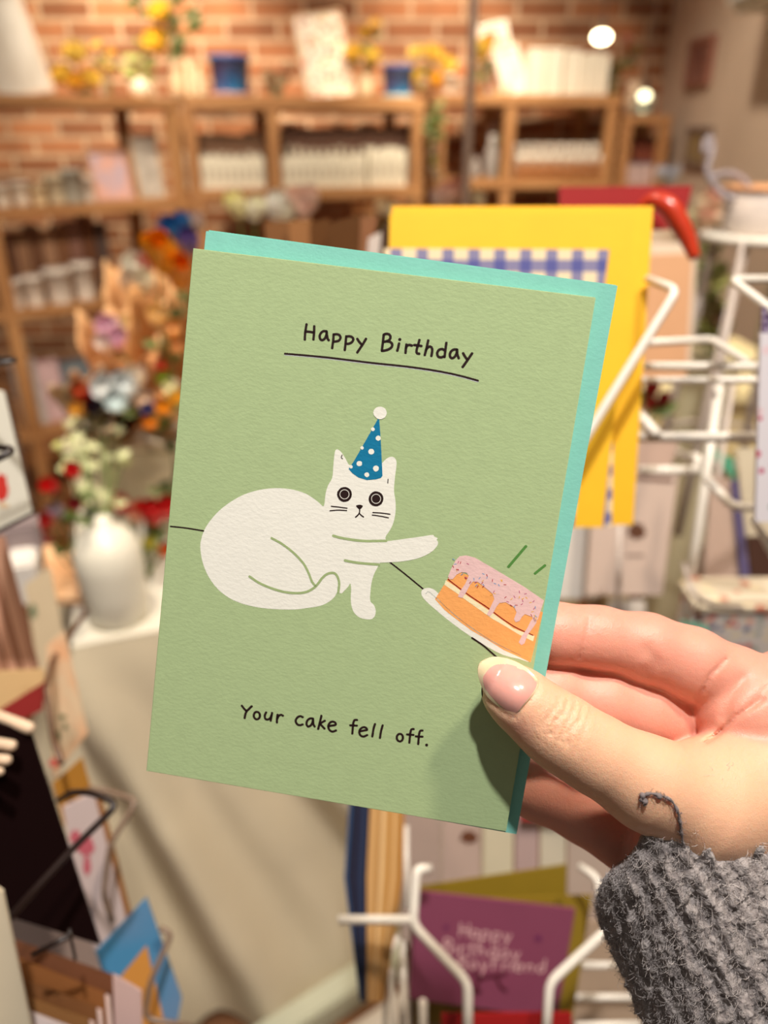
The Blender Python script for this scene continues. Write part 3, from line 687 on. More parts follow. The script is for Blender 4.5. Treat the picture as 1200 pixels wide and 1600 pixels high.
poly(ic, A(o7, s7, [(400, 402), (418, 358), (440, 318), (460, 297), (495, 292), (540, 304), (620, 350), (720, 410), (800, 458), (900, 527), (868, 625), (850, 640), (838, 612), (800, 598), (785, 612), (772, 634), (752, 640), (743, 625), (757, 588), (745, 562), (700, 536), (668, 540), (652, 560), (636, 590), (618, 609), (602, 600), (618, 568), (641, 520), (632, 492), (600, 465), (555, 430), (530, 428), (515, 445), (494, 485), (474, 514), (452, 508), (462, 480), (490, 440), (508, 398), (495, 382), (470, 380), (445, 392), (425, 416), (406, 416)]), 5, 0)
poly(ic, A(o7, s7, [(850, 610), (862, 640), (845, 665), (815, 705), (798, 750), (782, 760), (768, 745), (782, 715), (812, 672), (830, 635)]), 5, 0)
ico = ic.build('icing', paper((232, 194, 192), .03), cko, local=True)
rs = random.Random(5)
SPR = [(176, 50, 60), (236, 180, 70), (120, 160, 200), (190, 90, 130)]
sp = [MB() for _ in SPR]
top = [(455, 300), (877, 510)]
for i in range(58):
    f = rs.random(); g = rs.random(); x = 425+f*440; yt = 298+max(0, f-.1)*235; y = yt+12+g*(105 if f > .1 else 60)
    a = rs.uniform(0, 3.14); l_ = 5.5
    stroke(sp[i % 4], A(o7, s7, [(x-l_*math.cos(a), y-l_*math.sin(a)), (x+l_*math.cos(a), y+l_*math.sin(a))]), 1.1, 6)
for s_, c in zip(sp, SPR): s_.build('sprinkles', paper(c, .03), ico, local=True)
ds = MB(); stroke(ds, A(o7, s7, [(806, 245), (715, 352)]), 4.2, 1); stroke(ds, A(o7, s7, [(905, 345), (853, 387)]), 4, 1)
ds.build('motion_marks', paper((82, 136, 62), .05), card, local=True)
# lettering
def text(o, s, strokes, w_, mb, lay=1):
    for q in strokes:
        if len(q) == 3 and isinstance(q[0], str):
            if q[0] == 'o':
                (cx_, cy_), (rx, ry) = q[1], q[2]; n = 14
                stroke(mb, A(o, s, [(cx_+rx*math.cos(2*math.pi*k/n), cy_+ry*math.sin(2*math.pi*k/n)) for k in range(n+1)]), w_, lay, 3)
            else: circ(mb, A(o, s, [q[1]])[0], q[2]/s, lay, None, 14)
        else: stroke(mb, A(o, s, q), w_, lay, 5)
t1 = MB()
text((460, 490), 8.0, [[(152, 135), (136, 230), (130, 325)], [(248, 158), (246, 240), (238, 325)], [(140, 224), (190, 228), (240, 236)],
 [(402, 222), (365, 220), (335, 240), (317, 275), (322, 315), (348, 332), (380, 312), (398, 270), (403, 222)], [(403, 225), (408, 270), (416, 315), (430, 334)],
 [(490, 260), (486, 330), (472, 432)], [(490, 262), (530, 258), (565, 272), (576, 305), (555, 338), (520, 348), (490, 350)],
 [(648, 284), (640, 370), (630, 456)], [(648, 288), (690, 284), (725, 298), (736, 328), (715, 360), (680, 376), (645, 378)],
 [(786, 316), (810, 352), (840, 388)], [(895, 316), (850, 390), (786, 486)]], 3.8, t1)
text((590, 510), 7.059, [[(68, 92), (58, 180), (47, 268)], [(68, 92), (95, 82), (125, 88), (142, 115), (130, 148), (95, 165), (60, 172)], [(95, 165), (135, 170), (160, 195), (155, 228), (120, 254), (80, 266), (47, 270)],
 [(237, 188), (228, 230), (217, 268)], ('d', (245, 145), 18), [(318, 200), (312, 250), (308, 292)], [(312, 240), (325, 215), (350, 205), (378, 212)],
 [(462, 150), (448, 200), (430, 262), (435, 296), (460, 302)], [(405, 206), (440, 210), (484, 217)], [(558, 155), (542, 230), (520, 316)], [(532, 262), (558, 230), (585, 225), (602, 250), (600, 290), (593, 326)],
 [(758, 182), (748, 260), (738, 338)], [(742, 265), (710, 250), (675, 262), (658, 295), (668, 332), (698, 342), (735, 330)],
 [(875, 256), (840, 256), (808, 280), (797, 320), (815, 350), (845, 340), (868, 305), (877, 258)], [(877, 262), (880, 310), (895, 352)], [(943, 297), (962, 330), (985, 362)], [(1042, 298), (990, 375), (938, 448)]], 3.9, t1)
t3 = MB()
text((360, 1090), 7.059, [[(127, 90), (150, 120), (178, 150)], [(236, 95), (205, 125), (178, 150)], [(178, 150), (165, 185), (157, 226)], ('o', (292, 198), (34, 41)), [(395, 163), (380, 195), (385, 232), (410, 242), (440, 225), (455, 190)], [(460, 168), (452, 210), (445, 255)],
 [(520, 188), (515, 230), (513, 275)], [(518, 230), (535, 200), (560, 190), (580, 200)], [(798, 216), (770, 205), (738, 220), (720, 255), (735, 292), (765, 304), (798, 296)], [(910, 232), (880, 230), (850, 252), (840, 290), (855, 318), (885, 308), (905, 275), (912, 232)], [(912, 240), (915, 290), (930, 320)],
 [(1004, 200), (988, 270), (968, 346)], [(1042, 255), (1012, 272), (985, 290)], [(988, 288), (1010, 312), (1038, 342)], [(1082, 315), (1120, 308), (1160, 300), (1155, 275), (1125, 265), (1095, 280), (1080, 318), (1092, 355), (1125, 375), (1165, 362)]], 3.8, t3)
text((520, 1110), 7.059, [[(268, 105), (240, 108), (226, 140), (220, 200), (215, 256)], [(192, 165), (230, 166), (266, 168)], [(298, 232), (340, 222), (378, 215), (365, 192), (335, 186), (305, 205), (293, 240), (305, 275), (340, 288), (380, 272)],
 [(466, 150), (450, 200), (436, 288)], [(550, 164), (532, 230), (520, 304)], ('o', (740, 300), (34, 42)), [(893, 206), (868, 210), (856, 245), (850, 300), (844, 356)], [(818, 265), (855, 268), (890, 270)],
 [(990, 222), (965, 226), (952, 260), (947, 315), (942, 372)], [(915, 286), (950, 289), (990, 290)], ('d', (1035, 382), 17)], 3.7, t3)
to = t1.build('lettering', INK, card, local=True); to['label'] = 'dark handwritten words Happy Birthday'
to2 = t3.build('message', INK, card, local=True); to2['label'] = 'dark handwritten words Your cake fell off'
ul = [(232, 198), (400, 213), (600, 237), (750, 253), (870, 270), (970, 290), (1055, 313)]
u1 = MB(); stroke(u1, A((360, 481.5), 2.727, ul), 2.2, 1); u1.build('underline_ghost', paper((206, 208, 214), .02), card, local=True)
u2 = MB(); stroke(u2, A((360, 480), 2.727, ul), 3.0, 2); u2.build('underline', INK, card, local=True)

# ------------------------------------------------------------------ turquoise envelope behind the card
EO = co-en*.0030
e_tl, e_tr, e_br = hit(322, 361, EO, en), hit(965, 446.5, EO, en), hit(807, 1303.5, EO, en)
e_bl = e_tl+(e_br-e_tr)
q = [CARDI @ p for p in (e_bl, e_br, e_tr, e_tl)]
env = thing('envelope', 'turquoise envelope held behind the green cat card', 'envelope', M=CARDM)
TQ = paper((132, 203, 188), .03, .35)
def sheet(q, z, th):
    m = MB(); vs = [Vector((p.x, p.y, z)) for p in q]+[Vector((p.x, p.y, z-th)) for p in q]
    return m.add(vs, [(0, 1, 2, 3), (7, 6, 5, 4), (0, 4, 5, 1), (1, 5, 6, 2), (2, 6, 7, 3), (3, 7, 4, 0)])
sheet(q, -.0030, .00025).build('front_sheet', TQ, env, local=True)
sheet([q[0]*1.0, q[1]-Vector((.0004, 0, 0)), q[2]-Vector((.0004, -.0002, 0)), q[3]+Vector((.0006, .0004, 0))], -.0034, .00025).build('back_sheet', TQ, env, local=True)
mid = (q[0]+q[1]+q[2]+q[3])/4
fl_ = MB(); fl_.add([Vector((q[3].x, q[3].y, -.0038)), Vector((q[2].x, q[2].y, -.0038)), Vector((mid.x, mid.y+.02, -.0038)), Vector((q[3].x, q[3].y, -.0040)), Vector((q[2].x, q[2].y, -.0040)), Vector((mid.x, mid.y+.02, -.0040))], [(0, 1, 2), (5, 4, 3), (0, 3, 4, 1), (1, 4, 5, 2), (2, 5, 3, 0)]).build('flap', TQ, env, local=True)

# ------------------------------------------------------------------ the hand (signed-distance modelling, surface nets)
def C3(u, v, z): return np.array(((u-600)/FPX*z, (800-v)/FPX*z, z))
def cone(P, a, b, ra, rb, fl=1.0):
    ab = b-a; L2 = ab@ab; ap = [P[i]-a[i] for i in range(3)]
    t = np.clip((ap[0]*ab[0]+ap[1]*ab[1]+ap[2]*ab[2])/L2, 0, 1)
    d = np.sqrt((ap[0]-t*ab[0])**2+(ap[1]-t*ab[1])**2+((ap[2]-t*ab[2])/fl)**2)-(ra+(rb-ra)*t)
    return d*min(1, fl) if fl < 1 else d
def smin(a, b, k):
    h = np.clip(.5+.5*(b-a)/k, 0, 1); return b+(a-b)*h-k*h*(1-h)
def chain(P, pts, k=.004, fl=1.0):
    d = None
    for i in range(len(pts)-1):
        (u0, v0, z0, r0), (u1_, v1, z1, r1) = pts[i], pts[i+1]
        c = cone(P, C3(u0, v0, z0), C3(u1_, v1, z1), r0*z0/FPX, r1*z1/FPX, fl)
        d = c if d is None else smin(d, c, k)
    return d
HV = .00058
x0, x1, y0, y1, z0_, z1_ = .026, .142, -.150, -.022, .186, .272
gx, gy, gz = np.arange(x0, x1, HV, dtype=np.float32), np.arange(y0, y1, HV, dtype=np.float32), np.arange(z0_, z1_, HV, dtype=np.float32)
P = np.meshgrid(gx, gy, gz, indexing='ij')
THUMB = [(793, 1078, .2045, 38), (812, 1093, .2040, 43), (862, 1134, .2035, 50), (900, 1160, .2035, 51), (945, 1186, .2040, 54), (1010, 1222, .2055, 66), (1090, 1258, .2100, 86)]
INDEX = [(790, 984, .2235, 38), (870, 990, .2245, 42), (935, 996, .2255, 43), (1010, 1012, .2265, 48), (1080, 1037, .2275, 51), (1150, 1072, .2290, 55), (1230, 1112, .2330, 66)]
MIDDLE = [(770, 1068, .2250, 38), (860, 1082, .2265, 44), (940, 1098, .2280, 48), (1000, 1112, .2300, 47), (1036, 1122, .2330, 43), (1080, 1140, .2420, 44), (1150, 1150, .2520, 48)]
RING = [(840, 1170, .2380, 42), (960, 1170, .2420, 44), (1060, 1160, .2440, 44), (1150, 1180, .2480, 48)]
LITTLE = [(770, 1215, .2380, 38), (850, 1232, .2400, 46), (915, 1262, .2410, 49), (975, 1300, .2400, 50), (1040, 1350, .2380, 56), (1120, 1400, .2350, 66)]
dT = chain(P, THUMB, .006)
dI = chain(P, INDEX, .006); dM = chain(P, MIDDLE, .005); dR = chain(P, RING, .005); dL = chain(P, LITTLE, .006)
def blob(u, v, z, ru, rv=None, rz=None):
    rv = rv or ru; rz = rz or ru; c = C3(u, v, z); s = z/FPX; r = (ru*s, rv*s, rz*s)
    q = np.sqrt(((P[0]-c[0])/r[0])**2+((P[1]-c[1])/r[1])**2+((P[2]-c[2])/r[2])**2)
    return (q-1)*min(r)
palm_up = smin(blob(1172, 1112, .2255, 86, 74, 78), blob(1270, 1110, .232, 110, 100, 90), .012)
palm_hi = smin(palm_up, blob(1330, 1170, .236, 130, 140, 90), .012)
thenar = smin(blob(1190, 1222, .2175, 125, 84, 84), blob(1150, 1330, .224, 130, 110, 90), .016)
thenar = smin(thenar, blob(1290, 1260, .226, 130, 150, 95), .016)
heel = blob(1062, 1335, .2290, 78, 74, 60)
wrist = cone(P, C3(1150, 1370, .232), C3(1290, 1600, .232), .026, .027)
D = smin(dT, thenar, .012)
D = smin(D, heel, .007)
D = smin(D, palm_hi, .0022)
fing = smin(dI, dM, .0008); fing = smin(fing, dR, .0008)
Dp = smin(palm_up, blob(1230, 1180, .245, 110, 100, 60), .01)
dI2 = smin(dI, blob(1290, 1140, .238, 90, 80, 70), .01)
D = np.minimum(D, 9)
D = smin(D, dI2, .0016)
D = smin(D, dM, .0012); D = smin(D, dR, .0015); D = smin(D, dL, .0022)
D = smin(D, wrist, .012); D = smin(D, blob(1180, 1230, .245, 110, 120, 70), .008)
# skin creases: narrow grooves along sight-line polylines
Zp = P[2]; Up = 600+FPX*P[0]/Zp; Vp = 800-FPX*P[1]/Zp
def groove(pts, wpx, dpt, zr=None):
    g = np.zeros_like(D)
    best = np.full(D.shape, 1e9, np.float32)
    m = (np.abs(D) < .0025)
    if zr is not None: m &= (Zp < zr)
    uu, vv = Up[m], Vp[m]; bb = np.full(uu.shape, 1e9, np.float32)
    for i in range(len(pts)-1):
        a = np.array(pts[i], float); b = np.array(pts[i+1], float); ab = b-a
        t = np.clip(((uu-a[0])*ab[0]+(vv-a[1])*ab[1])/(ab@ab), 0, 1)
        bb = np.minimum(bb, np.hypot(uu-a[0]-t*ab[0], vv-a[1]-t*ab[1]))
    g[m] = np.exp(-(bb/wpx)**2)*dpt
    return g
D = D+groove([(921, 968), (917, 990), (911, 1012), (905, 1028)], 3.4, .0005)
D = D+groove([(1012, 1018), (1022, 1034), (1010, 1050)], 12, .0007)
D = D+groove([(1134, 1030), (1108, 1058), (1092, 1092)], 3.2, .0008)
D = D+groove([(1192, 1092), (1150, 1120), (1120, 1148), (1100, 1160)], 3.6, .0012, .232)
D = D+groove([(1160, 1060), (1140, 1090), (1132, 1120)], 9, .0007)
D = D+groove([(1200, 1075), (1175, 1100)], 7, .0006)
for k, (du, wob) in enumerate(((0, 3), (13, -2), (24, 3), (-12, 2), (38, -2))):
    D = D+groove([(886+du, 1096+du*.3), (880+du+wob, 1112+du*.5), (868+du-wob, 1128+du*.6), (862+du, 1150+du*.7)], 2.6, .00062 if k < 3 else .0004, .206)
D = D+groove([(842, 1068), (834, 1086), (819, 1104), (804, 1122), (783, 1112), (764, 1096)], 3.0, .0005, .205)
del Zp, Up, Vp
def surface_nets(D):
    S = D < 0; nx, ny, nz = D.shape
    c = [(i, j, k) for i in (0, 1) for j in (0, 1) for k in (0, 1)]
    cnt = sum(S[i:nx-1+i, j:ny-1+j, k:nz-1+k].astype(np.int8) for i, j, k in c)
    act = (cnt > 0) & (cnt < 8); idx = -np.ones(act.shape, np.int64); I = np.argwhere(act); idx[act] = np.arange(len(I))
    acc = np.zeros((len(I), 3)); n = np.zeros(len(I))
    def g(o): return D[I[:, 0]+o[0], I[:, 1]+o[1], I[:, 2]+o[2]]
    for a in c:
        for ax in range(3):
            if a[ax]: continue
            b = list(a); b[ax] = 1; va, vb = g(a), g(b); m = (va < 0) != (vb < 0)
            t = np.where(m, va/np.where(m, va-vb, 1), 0)
            p = np.repeat(np.array(a, float)[None], len(I), 0); p[:, ax] += t
            acc[m] += p[m]; n[m] += 1
    V = I+acc/n[:, None]
    F = []
    for ax, (b, c_) in enumerate(((1, 2), (2, 0), (0, 1))):
        sl = [slice(None)]*3; s0 = list(sl); s1 = list(sl); s0[ax] = slice(0, -1); s1[ax] = slice(1, None)
        x = S[tuple(s0)] != S[tuple(s1)]; E_ = np.argwhere(x)
        lim = np.array(act.shape)
        ok = (E_[:, b] > 0) & (E_[:, c_] > 0) & (E_[:, b] < lim[b]) & (E_[:, c_] < lim[c_]); E_ = E_[ok]
        inside = S[tuple(E_.T)]
        def cell(db, dc): q = E_.copy(); q[:, b] -= db; q[:, c_] -= dc; return idx[tuple(q.T)]
        Q = np.stack((cell(0, 0), cell(1, 0), cell(1, 1), cell(0, 1)), 1)
        Q[~inside] = Q[~inside][:, ::-1]; F.append(Q)
    return V, np.concatenate(F)
V, Fq = surface_nets(D)
V = V*HV+np.array((x0, y0, z0_))
# keep the largest shell's faces as they are; smooth a little
nb = [[] for _ in range(0)]
E0 = np.concatenate((Fq[:, (0, 1)], Fq[:, (1, 2)], Fq[:, (2, 3)], Fq[:, (3, 0)]))
for it in range(3):
    s = np.zeros_like(V); n = np.zeros(len(V))
    np.add.at(s, E0[:, 0], V[E0[:, 1]]); np.add.at(n, E0[:, 0], 1); np.add.at(s, E0[:, 1], V[E0[:, 0]]); np.add.at(n, E0[:, 1], 1)
    V = V*.5+.5*s/np.maximum(n, 1)[:, None]
CMn = np.array(CM); Vw = V@CMn[:3, :3].T+CMn[:3, 3]
base = c2w(C3(1150, 1370, .232))
person = thing('person', 'right hand in a grey wool sleeve holding the cat card between thumb and fingers', 'person', base)
me = bpy.data.meshes.new('hand'); me.from_pydata((Vw-np.array(base)).tolist(), [], Fq.tolist()); me.update()
me.polygons.foreach_set('use_smooth', [True]*len(me.polygons))
# natural flush of the skin (fingers and knuckles pinker than the thumb) and the knuckle-wrinkle area
Pv = [V[:, 0], V[:, 1], V[:, 2]]
dTv = chain(Pv, THUMB, .006); dfv = np.minimum(chain(Pv, INDEX, .006), np.minimum(chain(Pv, MIDDLE, .005), chain(Pv, LITTLE, .006)))
uu = 600+FPX*V[:, 0]/V[:, 2]; vv = 800-FPX*V[:, 1]/V[:, 2]
pink = 1/(1+np.exp((dfv-dTv-.001)/.0012)); pink = np.clip(pink+.6*np.exp(-((uu-1150)**2+(vv-1100)**2)/60**2)+.45*np.exp(-((uu-812)**2+(vv-1140)**2)/26**2)+.4*np.exp(-((uu-868)**2+(vv-1060)**2)/22**2), 0, 1)
wr = np.exp(-(((uu-878)*.8+(vv-1128)*.6)/30)**2-((-(uu-878)*.6+(vv-1128)*.8)/42)**2)*(V[:, 2] < .206)
for nm, ar in (('flush', pink), ('wrinkle', wr)):
    at = me.attributes.new(nm, 'FLOAT', 'POINT'); at.data.foreach_set('value', ar.astype(np.float32))
sk = bpy.data.materials.new('skin'); sk.use_nodes = True
N = sk.node_tree.nodes; L = sk.node_tree.links; b = N['Principled BSDF']
b.inputs['Roughness'].default_value = .46; b.inputs['Subsurface Weight'].default_value = .35; b.inputs['Subsurface Radius'].default_value = (1, .3, .16); b.inputs['Subsurface Scale'].default_value = .004
b.inputs['Specular IOR Level'].default_value = .4
a1 = N.new('ShaderNodeAttribute'); a1.attribute_name = 'flush'
nz = N.new('ShaderNodeTexNoise'); nz.inputs['Scale'].default_value = 90; nz.inputs['Detail'].default_value = 4
tc = N.new('ShaderNodeTexCoord'); L.new(tc.outputs['Object'], nz.inputs['Vector'])
md = N.new('ShaderNodeMath'); md.operation = 'MULTIPLY_ADD'; md.inputs[1].default_value = .5; md.inputs[2].default_value = -.25; L.new(nz.outputs[0], md.inputs[0])
ad = N.new('ShaderNodeMath'); ad.operation = 'ADD'; ad.use_clamp = True; L.new(md.outputs[0], ad.inputs[0]); L.new(a1.outputs['Fac'], ad.inputs[1])
mx = N.new('ShaderNodeMix'); mx.data_type = 'RGBA'; mx.inputs[6].default_value = lin((222, 174, 142)); mx.inputs[7].default_value = lin((220, 152, 132))
L.new(ad.outputs[0], mx.inputs[0]); L.new(mx.outputs[2], b.inputs['Base Color'])
vo = N.new('ShaderNodeTexVoronoi'); vo.inputs['Scale'].default_value = 1700; vo.feature = 'DISTANCE_TO_EDGE'; L.new(tc.outputs['Object'], vo.inputs['Vector'])
n3 = N.new('ShaderNodeTexNoise'); n3.inputs['Scale'].default_value = 700; n3.inputs['Detail'].default_value = 5; L.new(tc.outputs['Object'], n3.inputs['Vector'])
a2 = N.new('ShaderNodeAttribute'); a2.attribute_name = 'wrinkle'
m3 = N.new('ShaderNodeMath'); m3.operation = 'MULTIPLY_ADD'; m3.inputs[1].default_value = 3.0; m3.inputs[2].default_value = .7; L.new(a2.outputs['Fac'], m3.inputs[0])
m4 = N.new('ShaderNodeMath'); m4.operation = 'MULTIPLY'; L.new(n3.outputs[0], m4.inputs[0]); L.new(m3.outputs[0], m4.inputs[1])
m5 = N.new('ShaderNodeMath'); m5.operation = 'MULTIPLY_ADD'; m5.inputs[1].default_value = .5; L.new(vo.outputs['Distance'], m5.inputs[0]); L.new(m4.outputs[0], m5.inputs[2])
bp = N.new('ShaderNodeBump'); bp.inputs['Strength'].default_value = .5; bp.inputs['Distance'].default_value = .00034
L.new(m5.outputs[0], bp.inputs['Height']); L.new(bp.outputs[0], b.inputs['Normal'])
me.materials.append(sk)
hand = bpy.data.objects.new('hand', me); COL.objects.link(hand); hand.parent = person
# thumbnail: a curved plate lying on the thumb
bvh = BVHTree.FromPolygons([tuple(p) for p in V], [tuple(f) for f in Fq.tolist()])
outl = smoothline([Vector((x, y, 0)) for x, y in [(747, 1054), (748, 1040), (756, 1032), (772, 1027), (790, 1029), (806, 1034), (822, 1043), (835, 1056), (841, 1067), (836, 1080), (827, 1092), (817, 1104), (809, 1115), (801, 1117), (790, 1112), (775, 1101), (762, 1089), (753, 1074)]], 4, True)
cx_, cy_ = 793, 1072
samp = []
for i in range(0, 60):
    for j in range(0, 60):
        u, v = 775+i, 1045+j
        o_, nn, _, ds_ = bvh.ray_cast(Vector((0, 0, 0)), Vector(C3(u, v, 1.0)))
        if o_ is not None: samp.append((u-cx_, v-cy_, o_.z))
S_ = np.array(samp); Am = np.stack([np.ones(len(S_)), S_[:, 0], S_[:, 1], S_[:, 0]**2, S_[:, 0]*S_[:, 1], S_[:, 1]**2], 1)
kf = np.linalg.lstsq(Am, S_[:, 2], rcond=None)[0]
ax_ = np.array((.79, .61)); 
def nail_z(u, v):
    du, dv = u-cx_, v-cy_; a_ = du*ax_[0]+dv*ax_[1]; c_ = -du*ax_[1]+dv*ax_[0]
    o_, nn, _, ds_ = bvh.ray_cast(Vector((0, 0, 0)), Vector(C3(u, v, 1.0)))
    k_ = kf; cl = max(du*ax_[0]+dv*ax_[1], -22); du2 = cl*ax_[0]-c_*ax_[1]; dv2 = cl*ax_[1]+c_*ax_[0]; c3 = max(-34, min(34, c_)); du2 = cl*ax_[0]-c3*ax_[1]; dv2 = cl*ax_[1]+c3*ax_[0]
    return k_[0]+k_[1]*du2+k_[2]*dv2+k_[3]*du2*du2+k_[4]*du2*dv2+k_[5]*dv2*dv2-.0005+abs(c_-c3)*.00004-.0002
    zt = .1978+.0000010*c_*c_+.0000003*max(0, -a_)**2 + .0000060*abs(a_)*0
    return zt
def nail_mesh(ring, rings, lift, th):
    m = MB(); vs = []; fs = []; n = len(ring)
    for k in range(rings+1):
        f = k/rings
        for p in ring:
            u, v = cx_+(p.x-cx_)*f, cy_+(p.y-cy_)*f
            edge = .00035*f**6
            vs.append(c2w(C3(u, v, nail_z(u, v)-lift+edge)))
    for k in range(rings):
        for i in range(n): fs.append((k*n+i, k*n+(i+1) % n, (k+1)*n+(i+1) % n, (k+1)*n+i))
    m.add(vs, fs)
    bs = [p+F_*th for p in vs[-n:]]; m.add(vs[-n:]+bs, [(i, (i+1) % n, n+(i+1) % n, n+i) for i in range(n)])
    return m
NAILM = mat((226, 204, 166), .22, .02, 80, coat=.4, sss=.2)
nl = nail_mesh(outl, 8, 0, .0009).build('fingernail', NAILM, person, True); nl['label'] = 'thumbnail with a pale free edge'
bed = smoothline([Vector((x, y, 0)) for x, y in [(755, 1056), (762, 1044), (774, 1037), (790, 1037), (806, 1041), (822, 1049), (834, 1060), (839, 1069), (834, 1080), (826, 1091), (817, 1102), (809, 1112), (801, 1114), (790, 1109), (776, 1097), (763, 1083), (756, 1070)]], 4, True)
nail_mesh(bed, 8, .00022, .0001).build('nail_bed', mat((220, 158, 146), .2, .04, 200, coat=.5, sss=.2), nl, True)

# ------------------------------------------------------------------ grey wool sleeve
A0 = np.array(C3(1078, 1352, .2290)); A1 = np.array(C3(1330, 1800, .232))
axv = Vector(A1-A0).normalized(); Lr = (Vector(A1)-Vector(A0)).length
sd = Vector((axv.y, -axv.x, 0)).normalized(); dp_ = axv.cross(sd).normalized()
if dp_.z > 0: dp_ = -dp_   # towards the viewer
def sleeve_pt(a, t, extra=0, inner=False):
    """a: angle around, t: metres along"""
    rs_, rd_ = .0302+.0030*math.sin(min(1, t/.05)*1.5)+t*.05, .0300+t*.03
    if inner: rs_ -= .003; rd_ -= .003
    roll_ = 0.0
    if t < .007: k = 1-t/.007; roll_ = -.0022*k*k
    rib = .0006*math.cos(a*34+math.sin(t*60)*.8) if not inner else 0
    q = Vector((math.cos(a)*9, math.sin(a)*9, t*260))
    nn = .0013*noise.noise(q)+.0011*noise.noise(q*2.7)+.0006*noise.noise(q*6)
    # the cuff's rim: slanted and wavy
    t2 = t - .024*math.sin(a) - .014*max(0, math.sin(a-.9)) - .010*max(0, -math.cos(a))*max(0, math.sin(a)) - .0015 + .0016*noise.noise(Vector((math.cos(a)*2, math.sin(a)*2, 4)))*max(0, 1-t/.02) - .004*math.sin(2*a+.6)*max(0, 1-t/.04)
    k = 1+0*t
    r1, r2 = rs_+roll_+rib+nn+extra, rd_+roll_+rib+nn+extra
    return Vector(A0)+axv*t2+sd*math.cos(a)*r1+dp_*math.sin(a)*r2
na, nt_ = 420, 150
sl = MB(); vs = []; fs = []
for j in range(nt_):
    t = (j/(nt_-1))**1.15*.115
    for i in range(na): vs.append(c2w(sleeve_pt(2*math.pi*i/na, t)))
for j in range(nt_-1):
    for i in range(na): fs.append((j*na+i, j*na+(i+1) % na, (j+1)*na+(i+1) % na, (j+1)*na+i))
k0 = len(vs)
for j in range(12):
    t = j*.0022
    for i in range(na): vs.append(c2w(sleeve_pt(2*math.pi*i/na, t, 0, True)))
for i in range(na): fs.append((i, k0+i, k0+(i+1) % na, (i+1) % na))
for j in range(11):
    for i in range(na): fs.append((k0+j*na+i, k0+(j+1)*na+i, k0+(j+1)*na+(i+1) % na, k0+j*na+(i+1) % na))
sl.add(vs, fs)
WOOL = mat((158, 150, 148), .95, .1, 420, .9, 700, c2=(118, 110, 109))
slv = sl.build('sweater_sleeve', WOOL, person, True); slv['label'] = 'fuzzy grey knitted cuff'
fz = MB(); rs = random.Random(3)
WF = mat((186, 178, 176), .9, .2, 200)
for i in range(20000):
    a = rs.uniform(-.25, math.pi+.5) if rs.random() < .93 else rs.uniform(0, 6.28); t = rs.random()**1.2*.105 if rs.random() < .85 else rs.uniform(0, .004)
    p = sleeve_pt(a, t); o2 = sleeve_pt(a, t, .001)
    nrm = (o2-p).normalized(); tg = axv*rs.uniform(-1, 1)+nrm.cross(axv)*rs.uniform(-1, 1)
    l_ = rs.uniform(.0008, .0026) if rs.random() < .93 else rs.uniform(.003, .005); pts = []
    cv = Vector((rs.uniform(-1, 1), rs.uniform(-1, 1), rs.uniform(-1, 1)))
    for k in range(4):
        f = k/3; pts.append(c2w(p+nrm*(l_*.55*math.sin(f*2.2)-.0001)+tg*l_*f*.8+cv*l_*.35*f*f))
    fz.tube(pts, [.000055, .00005, .00004, .00002], 3, False)
fzo = fz.build('wool_fibres', WF, slv); fzo['kind'] = 'stuff'
def onskin(u, v, z):
    o_, nn, _, ds_ = bvh.ray_cast(Vector((0, 0, 0)), Vector(C3(u, v, 1.0)))
    return Vector(C3(u, v, (o_.z if o_ is not None else z)-.0007))
th_ = MB(); yp = smoothline([Vector(onskin(*q)) for q in [(1072, 1335, .2), (1066, 1310, .2), (1063, 1290, .2), (1060, 1272, .1975), (1050, 1252, .1965), (1032, 1243, .1963), (1014, 1240, .1970), (1002, 1248, .1972), (1008, 1258, .1972)]], 6)
th_.tube([c2w(p) for p in yp], [.00024+.0003*abs(math.sin(i*.55))**3 for i in range(len(yp))], 6)
for q in ((1004, 1243, .1966), (1008, 1252, .1966), (1030, 1244, .196)): th_.ball(c2w(onskin(*q)), .0008, 8, 6)
for i in range(160):
    p = c2w(rs.choice(yp)); pts = [p]
    for k in range(3): pts.append(pts[-1]+Vector((rs.uniform(-1, 1), rs.uniform(-1, 1), rs.uniform(-1, 1)))*.0007)
    th_.tube(pts, .00005, 3, False)
yo = th_.build('loose_yarn', mat((120, 110, 110), .9, .2, 500), slv, True); yo['label'] = 'loose thread curling off the cuff'
